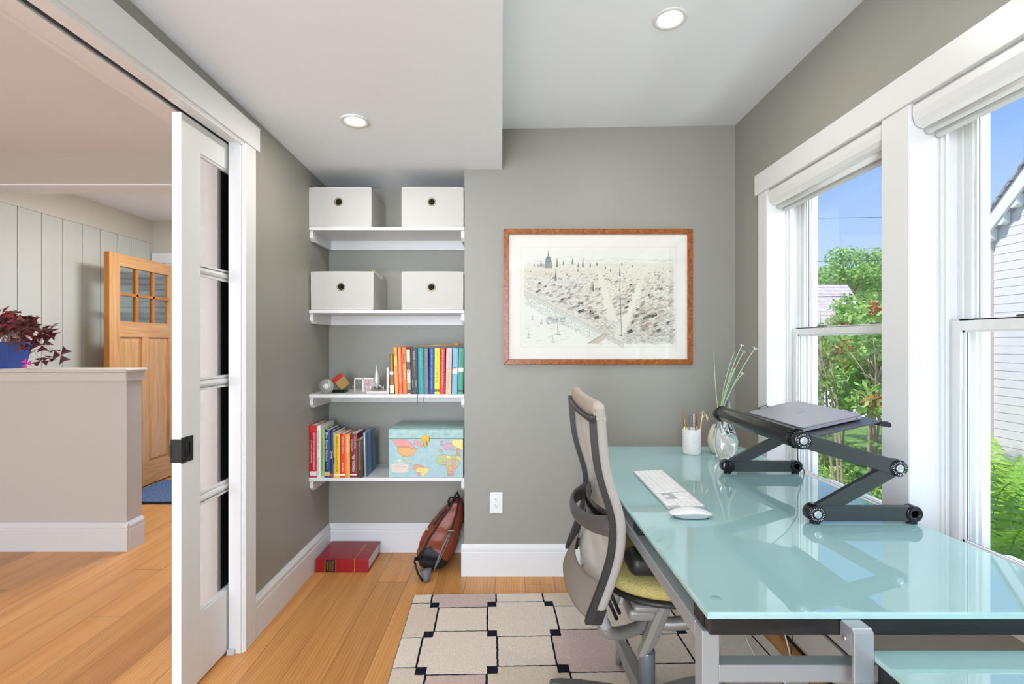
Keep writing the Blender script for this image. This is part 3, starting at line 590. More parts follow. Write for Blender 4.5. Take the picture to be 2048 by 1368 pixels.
cook(1278,1390,158,-1.6,.19,'D9BB98','beige cookbook with blue-grey lettering',[('JAMIE OLIVER',.08,.48,.3,'7C86A0',0),('FOOD ESCAPES',.52,.88,.24,'B4876A',0)],[(.55,.99,'CDB6AE')])
lb = cook(1402,1508,158,-1.7,.19,'7CB0CC','light blue cookbook with a small portrait photograph on its spine',[('JAMIE OLIVER',.06,.38,.26,'D9A0B8',0),('meals in minutes',.60,.92,.3,'8FDCC0',0)],[(.445,.56,'E6E2E0')])
b = MB(); xc_ = (q(1460)-CX)*k0; zz_ = CZ-(739-CY)*k0
b.prism([(xc_+.0075*math.cos(a), 2.6432, zz_+.0085*math.sin(a)) for a in [2*PI*i/18 for i in range(18)]], (0,.0006,0), 0); b.prism([(xc_+.009*math.cos(a)-.001, 2.6437, zz_+.004+.008*math.sin(a)) for a in [PI*i/9-.3 for i in range(12)]], (0,.0006,0), 1)
b.box(xc_-.012,xc_+.012,2.6435,2.644,zz_-.017,zz_-.007,2); b.build('portrait_print', [C('E9C9B4'), C('1E2A3A'), C('F4F4F4')], lb)
cook(1520,1622,158,-1.8,.19,'3F9C80','green cookbook at the right end of the row, with black lettering',[('JAMIE OLIVER',.08,.38,.30,'14241E',0)],[(.48,.57,'D9D4C0'),(.05,.09,'1E3A30')])
for pxx, zt_, lab in ((835.5,.981,'left black ribbon bookmark hanging over the shelf edge below the cookbooks'),(848.5,.981,'right black ribbon bookmark hanging over the shelf edge below the cookbooks')):
    x_ = (pxx-CX)*k0; b = MB(); b.tube([(x_+.001,2.75,z3+.0012),(x_+.001,2.642,z3+.0014),(x_+.0004,2.6375,z3-.004),(x_-.001,2.6370,z3-.022),(x_-.0022,2.6368,z3-.034),(x_+.001,2.6366,z3-.048)], .0016, 6, flat=(1,.35,(0,1,.3)))
    o = b.build('ribbon_bookmark', m_blackm); tag(o, lab, 'bookmark', 'black ribbon bookmarks')
# wooden spoon lying on the cookbooks
b = MB(); ysp = 2.70; p0 = Vector(((833-CX)*k0, ysp, 1.2432)); p1 = Vector(((904-CX)*k0, ysp, 1.250))
b.tube([p0, p0.lerp(p1,.5), p1], [.003,.0034,.0042], 8)
b.tube([p1+Vector((d,0,dz)) for d, dz in ((0,0),(.006,.001),(.014,.003),(.024,.004),(.034,.003),(.040,.001),(.042,0))], [.0042,.008,.0125,.0145,.012,.006,.001], 12, flat=(1.3,.75,(0,0,1)))
o = b.build('wooden_spoon', wood('spoon_wood', 'A87840', 'D2A468', 'X')); tag(o, 'wooden spoon lying on top of the cookbooks', 'spoon')
# bookend
b = MB(); xe = (775-CX)*k0; b.rbox(xe-.0085,xe+.0065,2.650,2.75,z3+.0008,CZ-(735-CY)*k0,.001,1); b.rbox((731-CX)*k0,xe-.0085,2.650,2.75,z3+.0008,z3+.0158,.001,1)
o = b.build('bookend', M('pale_metal_bookend', (206,202,194), .35)); tag(o, 'pale L-shaped bookend at the left end of the cookbook row', 'bookend')
# silver rocket standing on the bookend foot
rk = thing('toy_rocket', 'silver toy rocket standing on the pale bookend foot', 'toy rocket', ((753-CX)*k0, 2.70, z3+.016))
m_silver = M('hammered_silver', (222,222,220), .32, metal=.55, bump=.5, bscale=180, bdist=.001); k27 = 2.70/F
xr = (753.7-CX)*k27; b = MB(); prof = [(.0005,730),(.0022,733),(.0028,736),(.006,741),(.0105,749),(.0135,757),(.0145,763),(.0125,768),(.008,773),(.003,776)]
b.lathe([(r*1.35, CZ-(y-CY)*k27) for r, y in prof][::-1], (xr,2.70,0), 24); b.build('hull', m_silver, rk)
zf = z3+.0168
for a in (2.9, .35, 1.75):
    dx, dy = math.cos(a), math.sin(a)*.8; b = MB()
    b.tube([(xr+dx*.006,2.70+dy*.006,zf+.036),(xr+dx*.018,2.70+dy*.018,zf+.024),(xr+dx*.030,2.70+dy*.03,zf+.010)], [.004,.0045,.004], 8)
    b.lathe([(.0005,0),(.004,.003),(.0046,.011),(.003,.019),(.0004,.027)], (xr+dx*.036,2.70+dy*.036,zf), 12); b.build('fin', m_silver, rk)
# clear-and-white tape disc
td = thing('glass_disc', 'round ribbed glass disc with a white dial centre, leftmost on the third shelf', 'desk ornament', ((652-CX)*k0, 2.68, z3))
R_ = Matrix.Rotation(PI/2, 4, 'X'); cx_, cz_ = (653.5-CX)*(2.68/F), z3+.0005+.0395
b = MB(); b.lathe([(.014,-.011),(.0395,-.011),(.0395,.011),(.014,.011)], (cx_,2.68,cz_), 40, 0, R_); b.build('disc', M('ribbed_grey_glass', (150,150,142), .25, spec=.7, bump=.4, bscale=400), td)
b = MB(); b.lathe([(0,-.012),(.0145,-.012),(.0145,.0125),(0,.0125)], (cx_,2.68,cz_), 28, 0, R_); dl = b.build('dial', m_white, td)
b = MB()
for r in (.005,.009): b.tube([(cx_+r*math.cos(2*PI*i/20),2.667,cz_+r*math.sin(2*PI*i/20)) for i in range(21)], .0004, 4)
b.build('dial_rings', M('grey_print', (120,120,120), .5), dl)
# cube balanced on a corner
cu = thing('cube_ornament', 'red and gold cube balanced on its corner over a black base', 'desk ornament', ((681-CX)*k0, 2.74, z3))
k274 = 2.74/F; xk = (680.5-CX)*k274
b = MB(); b.rbox(xk-.037,xk+.034,2.715,2.775,z3+.0006,z3+.016,.002); b.build('base', M('gloss_black_base', (10,10,11), .12), cu)
R_ = Matrix.Translation((xk,2.745,z3+.016+.044)) @ Matrix.Rotation(math.radians(-27), 4, 'Y') @ Matrix.Rotation(math.radians(32), 4, 'X') @ Matrix.Rotation(math.radians(28), 4, 'Z')
def sixbox(mb, R_, s_, mi):
    pts = [R_ @ Vector(p)*1 for p in [(-s_,-s_,-s_),(s_,-s_,-s_),(s_,s_,-s_),(-s_,s_,-s_),(-s_,-s_,s_),(s_,-s_,s_),(s_,s_,s_),(-s_,s_,s_)]]
    for f, m_ in zip([(3,2,1,0),(4,5,6,7),(0,1,5,4),(1,2,6,5),(2,3,7,6),(3,0,4,7)], mi): mb.add(pts, [f], m_)
b = MB(); sixbox(b, R_, .0300, (1,0,1,1,1,0)); b.build('cube', [M('coral_red_enamel', (214,66,56), .35, var=.1, vscale=40), M('antique_gold', (170,140,84), .5, var=.25, vscale=90)], cu, .001)
# small acrylic frame with two little figures hanging in it
af = thing('acrylic_frame', 'small clear acrylic frame with silver charms and a red-flecked panel, behind the rocket', 'ornament', ((730-CX)*k0, 2.76, z3))
k276 = 2.76/F; X_ = lambda p: (p-CX)*k276; Z_ = lambda y: CZ-(y-CY)*k276
m_acr = M('frosted_acrylic', (214,212,206), .2, spec=.6)
zb_ = z3+.0008
b = boxs((X_(708.5),X_(711),2.755,2.763,zb_,Z_(756)),(X_(724.5),X_(729),2.755,2.763,zb_,Z_(757)),(X_(708.5),X_(749),2.755,2.763,Z_(758.5),Z_(755.5)),(X_(708),X_(730),2.752,2.766,zb_,zb_+.002)); b.build('frame', m_acr, af, .0008)
def fleck():
    m = bpy.data.materials.new('red_flecked_panel'); m.use_nodes = True; N = Nd(m); bb = N.n['Principled BSDF']
    N.put(bb.inputs['Base Color'], N.ramp(N.noise(N.coord('Object'), 160, 3, .7), [(.42, lin('D9D4CF')), (.52, lin('9C3442')), (.62, lin('E6E2DC'))])); bb.inputs['Roughness'].default_value = .4; return m
boxs((X_(729),X_(749),2.757,2.761,zb_,Z_(758.5))).build('panel', fleck(), af)
b = MB(); b.tube([(X_(717),2.758,Z_(757)),(X_(717),2.758,Z_(761)),(X_(718.5),2.758,Z_(763))], .0008, 5); b.lathe([(.0003,0),(.003,.004),(.002,.007),(.0002,.010)], (X_(718.5),2.758,Z_(766)), 8)
b.tube([(X_(708),2.752,Z_(772)),(X_(706),2.750,Z_(776)),(X_(709),2.75,Z_(778)),(X_(711),2.75,Z_(774)),(X_(708),2.75,Z_(771))], .001, 5); b.build('charms', m_silver, af)
# ================================================================ MAP CHEST
mc = thing('map_chest', 'world-map printed keepsake chest with domed pale green lid and brass clasp', 'chest', (-.47, 2.78, z4+.0006))
xa, xb = (777-CX)*k0, (926.3-CX)*k0; zb_ = z4+.0006; zs = CZ-(877.4-CY)*k0; zl_ = .790; yf = 2.642
def aqua(name, c1, c2):
    m = bpy.data.materials.new(name); m.use_nodes = True; N = Nd(m); bb = N.n['Principled BSDF']; n = N.noise(N.coord('Object'), 30, 5, .7)
    n2 = N.noise(N.mapping(N.coord('Object'), (30,30,400)), 3, 2)
    N.put(bb.inputs['Base Color'], N.mix(N.math('MULTIPLY', n2, .35), N.ramp(n, [(.35, lin(c1)), (.65, lin(c2))]), lin('6F98A4'))); bb.inputs['Roughness'].default_value = .4; return m
b = MB(); b.prism([(xa-.0015,yf-.002,zs+.0004),(xa-.0015,yf-.003,zl_-.018),(xa-.0015,yf+.003,zl_-.005),(xa-.0015,yf+.014,zl_+.001),(xa-.0015,2.75,zl_+.0045),(xa-.0015,2.89,zl_+.002),(xa-.0015,2.907,zl_-.01),(xa-.0015,2.907,zs+.0004)], (xb-xa+.003,0,0), 0, False)
b.build('lid', aqua('map_lid_green', '9CC4BC', 'C0DAD0'), mc, .003)
U = lambda c: (760+c/9.772-CX)*k0; V = lambda c: CZ-(830+c/9.772-CY)*k0
land = [  # outline in the map panel, colour
 ([(165,478),(240,480),(330,620),(560,625),(620,650),(700,640),(650,610),(700,560),(760,610),(820,640),(800,560),(730,500),(690,480),(665,520),(655,570),(620,590),(600,540),(545,510),(545,480)],'E59C96'),
 ([(345,625),(560,628),(610,665),(650,650),(740,650),(690,700),(660,750),(665,800),(640,800),(600,795),(545,805),(515,825),(450,790),(360,755),(340,690)],'E3AE6C'),
 ([(440,795),(510,830),(515,870),(560,880),(600,900),(590,930),(640,960),(620,975),(560,925),(500,895),(460,850)],'C9CF8A'),
 ([(650,985),(720,965),(800,985),(870,1030),(970,1045),(960,1085),(900,1150),(850,1190),(745,1190),(730,1130),(665,1070)],'E4D486'),
 ([(650,985),(720,965),(860,1000),(840,1030),(740,1020),(720,1060),(665,1070)],'DDA084'),
 ([(735,1120),(800,1120),(800,1190),(745,1190)],'DE9EA0'),
 ([(1150,770),(1290,770),(1390,790),(1480,790),(1500,850),(1560,920),(1540,980),(1480,1060),(1450,1140),(1430,1190),(1330,1190),(1310,1090),(1290,1010),(1280,975),(1180,985),(1100,930),(1095,860)],'B7C28C'),
 ([(1290,790),(1385,800),(1385,860),(1300,850)],'E6D580'),([(1395,860),(1480,860),(1480,940),(1390,950)],'E29E9C'),([(1330,1010),(1400,975),(1450,1060),(1400,1110),(1330,1090)],'E2AE70'),
 ([(1410,1000),(1470,960),(1500,1010),(1440,1130),(1400,1100)],'E29E9C'),([(1325,1140),(1440,1140),(1425,1190),(1340,1190)],'DC8C90'),([(1225,925),(1310,920),(1300,970),(1240,975)],'E0A898'),
 ([(1160,680),(1215,680),(1220,730),(1165,740)],'E2A878'),([(1180,520),(1215,500),(1230,590),(1180,600)],'D9A0B0'),
 ([(1240,600),(1320,560),(1400,540),(1440,600),(1400,660),(1460,690),(1400,700),(1350,670),(1280,690),(1230,640)],'D2A6B8'),
 ([(1420,480),(1622,476),(1622,700),(1560,660),(1500,640),(1410,590),(1400,540)],'EADB8C'),([(1500,640),(1560,660),(1540,760),(1590,800),(1500,790)],'DE9670'),
 ([(1485,790),(1560,820),(1610,860),(1560,900),(1500,850)],'E6D078'),([(1270,480),(1330,478),(1350,540),(1290,560)],'C8B0C4'),
]
b = MB(); b.rbox(xa,xb,yf,2.905,zb_,zs-.0008,.002,2); ms = [aqua('map_sea_blue', 'A3C6CC', 'BBD3CF')]; mi_ = {}
for li, (pts, hc) in enumerate(land):
    if hc not in mi_: mi_[hc] = len(ms); ms.append(C(hc, .5))
    b.prism([(U(x),yf-.0003-.00004*li,V(y)) for x,y in pts], (0,.0012,0), mi_[hc])
rm = random.Random(5)
ms.append(C('5F4A50', .6)); ink = len(ms)-1
for pts, hc in land:
    n = len(pts)
    for i in range(n):
        a_, c_ = Vector((U(pts[i][0]),0,V(pts[i][1]))), Vector((U(pts[(i+1)%n][0]),0,V(pts[(i+1)%n][1])))
        d = (c_-a_); 
        if d.length < 1e-5: continue
        nn = Vector((-d.z,0,d.x)).normalized()*.00035
        b.add([(p.x,yf-.0012,p.z) for p in (a_-nn,c_-nn,c_+nn,a_+nn)], [(0,1,2,3)], ink)
ms.append(C('7FA0A8', .6)); ln = len(ms)-1
for k in range(46):
    x_, y_ = rm.uniform(180,1600), rm.uniform(500,1180); L_ = rm.uniform(30,110); a_ = rm.uniform(-.6,.6)
    p = Vector((U(x_),0,V(y_))); d = Vector((math.cos(a_),0,math.sin(a_)))*L_/9.772*k0/2; nn = Vector((-d.z,0,d.x)).normalized()*.00022
    b.add([(v.x,yf-.0003,v.z) for v in (p-d-nn,p+d-nn,p+d+nn,p-d+nn)], [(0,1,2,3)], ln)
b.build('body', ms, mc)
lb_ = MB(); lb_.prism([(U(x),yf-.0016,V(y)) for x,y in ((218,960),(300,950),(390,935),(480,950),(558,962),(556,1110),(480,1125),(390,1132),(300,1125),(220,1112))], (0,.0006,0)); lb_.prism([(U(385+36*math.cos(a)),yf-.0016,V(895+36*math.sin(a))) for a in [2*PI*i/16 for i in range(16)]], (0,.0006,0))
lbl = lb_.build('title_label', C('DCCFC0', .6), mc)
text(lbl, 'WORLD', (U(390),yf-.0019,V(1008)), RIGHT, UPV, U(500)-U(280), .0036, C('8A7A70'), 'lettering')
text(lbl, 'A CHART OF THE', (U(390),yf-.0019,V(975)), RIGHT, UPV, U(450)-U(330), .0014, C('8A7A70'), 'lettering')
b = MB(); b.rbox(U(810),U(965),yf-.0060,yf-.0022,V(520),V(405),.002); b.prism([(U(887)+.0105*math.cos(a),yf-.0075,V(560)+.0105*1.15*math.sin(a)) for a in [2*PI*i/20 for i in range(20)]], (0,.0045,0)); b.tube([(U(887)+.009*math.cos(a),yf-.0078,V(575)+.011*math.sin(a)) for a in [2*PI*i/20 for i in range(21)]], .0016, 6)
b.build('clasp', M('brass_clasp', (196,140,50), .3, metal=.85, bump=.4, bscale=300), mc)
# ================================================================ RED BINDER ON THE FLOOR
rb = thing('portfolio_binder', 'large red estate planning binder lying on the floor of the closet', 'binder', (-.93, 2.78, .0008))
xa, xb, ya, yb, hh = -1.078, -.788, 2.662, 2.905, .073; t_ = .004; sk = .012
m_redl = M('red_leatherette', (150,18,26), .32, bump=.2, bscale=300, bdist=.0004); b = MB()
b.box(xa,xb,ya+.004,yb,.0008,.0008+t_); b.box(xa,xb,ya+.004,yb,hh-t_,hh); b.rbox(xa,xb,ya,ya+t_+.003,.0008,hh,.002,2)
b.build('cover', m_redl, rb, .0012)
boxs((xa+.006,xb-.008,ya+.008,yb-.006,.006,hh-.0055)).build('pages', M('binder_pages', (226,228,232), .8), rb)
P_ = lambda c: (610+c/12.05-CX)*2.662/F
b = MB(); b.box(P_(495),P_(730),ya-.0006,ya+.001,.004,hh-.003); lab_ = b.build('spine_label', m_blackm, rb)
m_gold = M('gold_foil', (214,160,70), .3, metal=.6)
for i, tx in enumerate(('ESTATE','PLANNING','PORTFOLIO')): text(lab_, tx, (P_(550+i*58),ya-.0010,.036), (0,0,1), (-1,0,0), (.038,.052,.056)[i], .0085, m_gold, 'lettering')
b = MB(); 
for c_ in (480,742): b.box(P_(c_-5),P_(c_+5),ya-.0005,ya+.001,.003,hh-.003)
b.box(P_(1185),P_(1197),ya-.0005,ya+.001,.002,hh); b.box(P_(1185)+.0,P_(1197),ya,ya+.20,hh-.0002,hh+.0003); b.box(P_(1215),P_(1225),ya+.09,ya+.20,hh-.0002,hh+.0003); b.build('gold_rules', m_gold, rb)
# ================================================================ BACKPACK leaning in the closet corner
bp = thing('backpack', 'rust orange backpack with black bottom and grey straps leaning against the closet side', 'backpack', (-.42, 2.72, .0))
sec = [(.012,-.440,.060,.060),(.03,-.438,.085,.080),(.06,-.434,.098,.090),(.10,-.425,.105,.095),(.15,-.410,.108,.095),(.20,-.392,.100,.090),(.25,-.366,.090,.082),(.30,-.345,.070,.072),(.34,-.325,.050,.058),(.37,-.314,.036,.044),(.388,-.310,.016,.02)]
def bsurf(u, v, k=1.0):
    t = v*(len(sec)-1); i = min(int(t), len(sec)-2); f = t-i; z_, cx, rx, ry = [sec[i][j]*(1-f)+sec[i+1][j]*f for j in range(4)]
    a = 2*PI*u; c_, s_ = math.cos(a), math.sin(a); e_ = .75
    w_ = 1+.055*mnoise.noise(Vector((math.cos(a)*2, math.sin(a)*2, v*9)))+.02*math.sin(v*40+u*20)
    return (cx+rx*k*w_*math.copysign(abs(c_)**e_, c_), 2.735+ry*k*w_*math.copysign(abs(s_)**e_, s_), z_)
m_rust = M('rust_nylon', (128,56,28), .42, var=.15, vscale=12, bump=.5, bscale=30, bdist=.004); m_bkny = M('black_nylon', (22,21,23), .6, bump=.3, bscale=60, bdist=.002)
b = MB(); nu, nv = 96, 72; b.grid(lambda i, j: bsurf(i, j), nu, nv, 0)
for k, f in enumerate(b.f):
    i, j = divmod(k, nv); u_, v_ = (i+.5)/nu, (j+.5)/nv
    if v_ < .20+.20*math.exp(-((u_-.70)/.10)**2) and .45 < u_ < .95 or v_ < .1: b.m[k] = 1
b.f.append(tuple(i*(nv+1) for i in range(nu))); b.m.append(1); b.sm.append(False)
b.build('body', [m_rust, m_bkny], bp)
def bline(us, vs_, r, name, mt, k=1.03, seg=6, flat=None):
    b = MB(); pts = [bsurf(us[0]+(us[1]-us[0])*i/16, vs_[0]+(vs_[1]-vs_[0])*i/16, k) for i in range(17)]; b.tube(pts, r, seg, flat=flat); return b.build(name, mt, bp)
bline((.66,.70), (.26,.93), .006, 'zipper', m_bkny); bline((.80,.80), (.50,.95), .005, 'zipper', m_bkny); bline((.63,.64), (.62,.80), .005, 'zipper', m_bkny, 1.04)
b = MB(); b.tube([(-.346,2.69,.352),(-.352,2.685,.385),(-.342,2.69,.404),(-.326,2.70,.398),(-.322,2.705,.36)], .006, 8); b.build('haul_loop', m_bkny, bp)
b = MB(); b.tube([(-.318,2.71,.36),(-.318,2.70,.41),(-.305,2.70,.428),(-.295,2.71,.40),(-.297,2.72,.36)], .007, 8); b.build('shoulder_strap', m_bkny, bp)
b = MB(); c0 = bsurf(.575,.56,1.03); b.rbox(c0[0]-.006,c0[0]+.006,c0[1]-.003,c0[1]+.002,c0[2]-.010,c0[2]+.008,.002); b.build('patch', M('patch_grey', (150,150,145), .5), bp)
m_web = M('grey_webbing', (112,112,116), .6)
p0 = Vector(at(900,1065,2.63)); p1 = Vector(at(868,1141,2.60))
b = MB(); b.tube([p0,p0.lerp(p1,.35)+Vector((-.006,-.004,0)),p0.lerp(p1,.75)+Vector((-.002,0,0)),p1], .0035, 6, flat=(1.4,.5,(0,1,0))); b.tube([p0+Vector((.006,0,0)),p0.lerp(p1,.4)+Vector((.010,-.004,0)),p0.lerp(p1,.8)+Vector((.004,0,-.004)),p1], .002, 6)
b.build('side_strap', m_web, bp)
b = MB(); c0 = Vector(at(902,1062,2.627)); b.rbox(c0.x-.022,c0.x+.020,c0.y-.005,c0.y+.005,c0.z-.007,c0.z+.007,.004); b.build('buckle', M('gunmetal_buckle', (96,92,90), .3, metal=.6), bp)
b = MB(); b.tube([at(836,1117,2.64),at(830,1118,2.62),at(829,1124,2.60),at(836,1148,2.58),at(846,1163,2.565)], .009, 8, flat=(1.1,.6,(1,0,0))); b.build('hip_strap', m_bkny, bp)
b = MB(); c0 = Vector(at(852,1150,2.56)); R_ = Matrix.Rotation(-.15,4,'Y') @ Matrix.Rotation(-.25,4,'X')
b.lathe([(.010,-.045),(.012,-.047),(.017,-.035),(.032,.014),(.030,.014),(.015,-.034),(.0,-.034)], (c0.x,c0.y,.051), 28, 0, R_, close=False); b.build('cup_clip', M('grey_rubber', (104,106,112), .55), bp)
# ================================================================ FRAMED ENGRAVING
pf = thing('framed_print', 'engraved bird\'s-eye city view in a burl wood frame on the back wall', 'picture', (.464, 2.62, 1.144))
kp = 2.612/F; PX = lambda p: (p-CX)*kp; PZ = lambda y: CZ-(y-CY)*kp
xa, xb, za, zb_ = PX(1007.5), PX(1386), PZ(729), PZ(457.5); fw = .0275
for (p, n_) in ((((xa,za),(xb,za),(xb-fw,za+fw),(xa+fw,za+fw)),'b'), (((xa,zb_),(xb,zb_),(xb-fw,zb_-fw),(xa+fw,zb_-fw)),'t'), (((xa,za),(xa,zb_),(xa+fw,zb_-fw),(xa+fw,za+fw)),'l'), (((xb,za),(xb,zb_),(xb-fw,zb_-fw),(xb-fw,za+fw)),'r')):
    b = MB(); b.prism([(x, 2.612, zz) for x, zz in p], (0,.0225,0)); b.build('frame_rail', m_burl, pf, .002)
m_mat = M('mat_board', (234,230,220), .9)
boxs((xa+fw-.003,xb-fw+.003,2.625,2.634,za+fw-.003,zb_-fw+.003)).build('mat_board', m_mat, pf)
EX = lambda c: PX(980+c/4.275); EZ = lambda c: PZ(430+c/4.275); yq = 2.6243
rp = random.Random(11); b = MB(); b.box(EX(284),EX(1582),yq,2.6252,EZ(1106),EZ(288),0)
def stroke(x0,y0,x1,y1,w_=1.0,mi=1,d=0):
    p,q_ = Vector((EX(x0),0,EZ(y0))), Vector((EX(x1),0,EZ(y1))); dd = q_-p
    if dd.length < 1e-6: return
    nn = Vector((-dd.z,0,dd.x)).normalized()*(w_*.5*kp/4.275)
    b.add([(v.x,yq-.0002-d,v.z) for v in (p-nn,q_-nn,q_+nn,p+nn)], [(0,1,2,3)], mi)
def epoly(pts, mi, d=.0001): b.add([(EX(x),yq-.0002-d,EZ(y)) for x,y in pts], [tuple(range(len(pts)))], mi)
shore = lambda x: 640+(x-290)*.545                     # embankment line
# city field
epoly([(292,412),(1578,412),(1578,1100),(1120,1100),(292,648)],7,-.0001)
for k in range(6500):
    x = rp.uniform(292,1575); y = 405+ (rp.random()**.8)*690
    if y > shore(x)-12: continue
    depth = (y-405)/600; L_ = 5+26*depth; th = rp.choice((-.5,-.45,.42,.5))*(.35+depth)
    if abs(x-(925+(y-470)*.27)) < 10+42*depth and y > 465 and y < 900: continue
    if abs(x-(1350-(y-430)*.43)) < 8+36*depth and y > 430: continue
    stroke(x,y,x+L_*math.cos(th),y+L_*math.sin(th)*.8, rp.uniform(.8,1.9), rp.choice((1,1,1,2,2,3)))
for k in range(420):                                   # blocks of houses with rust roofs
    x = rp.uniform(300,1540); y = rp.uniform(480,1000); depth = (y-420)/600
    if y > shore(x)-45*depth-10 or abs(x-(925+(y-470)*.27)) < 16+50*depth or abs(x-(1350-(y-430)*.43)) < 14+46*depth: continue
    w_, h_ = 10+48*depth*rp.uniform(.5,1.3), 5+16*depth
    epoly([(x,y),(x+w_,y-w_*.42),(x+w_*1.15,y-w_*.42+h_*.5),(x+w_*.15,y+h_*.5)], rp.choice((4,4,5)), .00006)
    epoly([(x+w_*.15,y+h_*.5),(x+w_*1.15,y-w_*.42+h_*.5),(x+w_*1.15,y-w_*.42+h_*1.3),(x+w_*.15,y+h_*1.3)], rp.choice((6,0,6)), .00007)
    for q_ in range(int(4+8*depth)):
        t_ = q_/(4+8*depth); stroke(x+w_*(.15+t_),y+h_*.6-w_*.42*t_,x+w_*(.15+t_),y+h_*1.2-w_*.42*t_,.9,1,.0001)
    stroke(x,y,x+w_,y-w_*.42,1.2,1,.0001); stroke(x+w_*.15,y+h_*.5,x+w_*1.15,y-w_*.42+h_*.5,1.2,1,.0001)
# large domed building and the spires
epoly([(470,395),(530,395),(534,450),(466,450)],3); epoly([(473,395),(476,372),(484,356),(500,346),(516,356),(524,372),(527,395)],3,.0002); stroke(500,346,500,300,4,3,.0002); stroke(500,346,500,325,9,3,.0002)
for x in range(470,531,8): stroke(x,398,x,448,1.6,0,.0003)
for y in (372,384): stroke(476,y,524,y,1.6,0,.0003)
epoly([(405,420),(466,415),(466,440),(405,440)],2)
for x,y,h_ in ((438,430,50),(378,432,22),(575,440,85),(630,425,45),(708,418,65),(757,445,42),(797,440,85),(860,440,40),(918,430,32),(1133,430,36),(1222,440,20),(563,560,110),(1115,520,90),(884,650,80),(1372,710,40),(755,480,30),(1035,480,28),(990,455,22)):
    epoly([(x-5-h_*.04,y),(x-4,y-h_*.55),(x,y-h_),(x+4,y-h_*.55),(x+5+h_*.04,y)],3,.0002)
stroke(1115,560,1128,1030,5,3,.0001); stroke(1108,1030,1140,1030,6,3,.0001)
# hills, sky line
pts = [(292,362),(350,352),(420,370),(540,376),(620,362),(690,348),(760,360),(860,384),(980,376),(1090,362),(1200,380),(1300,370),(1420,384),(1570,380)]
for a_, c_ in zip(pts[:-1], pts[1:]): stroke(a_[0],a_[1],c_[0],c_[1],1.2,2)
for k in range(160): x = rp.uniform(292,1560); y = rp.uniform(376,410); stroke(x,y,x+rp.uniform(10,40),y+rp.uniform(-2,2),.9,2)
# embankment, quay trees and boats
for k in range(8): stroke(290,640+k*6,1150,640+k*6+860*.53,1.0 if k % 3 else 2,1)
for k in range(900):
    x = rp.uniform(300,960); y = shore(x)+rp.uniform(45,120)
    if rp.random() < .75: stroke(x,y,x+rp.uniform(-10,12),y+rp.uniform(-10,8),rp.uniform(1,2.4),rp.choice((1,3,2)))
for k in range(130): x = rp.uniform(470,640); y = rp.uniform(860,930); stroke(x,y,x+18,y+8,1.4,3)
for x,y,h_ in ((360,890,40),(440,925,45),(578,1020,90),(535,1085,60),(330,1050,45)):
    stroke(x,y,x,y-h_,2,3); stroke(x-h_*.25,y,x+h_*.3,y+4,5,3); stroke(x,y-h_*.8,x+h_*.2,y-4,2.5,3)
for k in range(26): x = rp.uniform(295,760); y = rp.uniform(920,1090); stroke(x,y,x+rp.uniform(15,60),y+rp.uniform(-14,4),1.4,1) if y > shore(x)+150 else None
epoly([(830,1098),(985,1005),(1010,1030),(930,1100)],6,.0003); epoly([(860,1098),(985,1020),(985,1060),(915,1100)],5,.0004)
for k in range(14): stroke(850+k*10,1090-k*6,862+k*10,1096-k*6,1.6,1,.0005)
for k in range(500): x = rp.uniform(960,1570); y = rp.uniform(950,1100); stroke(x,y,x+rp.uniform(-8,10),y+rp.uniform(-8,8),rp.uniform(.8,1.8),rp.choice((1,2,3)))
for k in range(300): x = rp.uniform(1450,1575); y = rp.uniform(450,1090); stroke(x,y,x+rp.uniform(4,22),y-rp.uniform(2,12),1.2,rp.choice((1,2,6)))
b.build('engraving', [M('print_paper', (228,228,216), .9), C('8C877C',.9), C('B3AC9C',.9), C('6E7C76',.9), C('B89A8A',.9), C('D0BCA8',.9), C('B9B5A8',.9), C('DEDACB',.9)], pf, raw=1)
o_ = boxs((EX(268),EX(272),2.6246,2.6253,EZ(1128),EZ(268)),(EX(1596),EX(1600),2.6246,2.6253,EZ(1128),EZ(268)),(EX(268),EX(1600),2.6246,2.6253,EZ(272),EZ(268)),(EX(268),EX(1600),2.6246,2.6253,EZ(1128),EZ(1124))).build('plate_mark', M('mat_bevel', (216,213,204), .9), pf)
boxs((xa+fw-.004,xb-fw+.004,2.6185,2.6200,za+fw-.004,zb_-fw+.004)).build('glazing', thin_glass('picture_glass', ior=1.6, boost=1.3), pf)
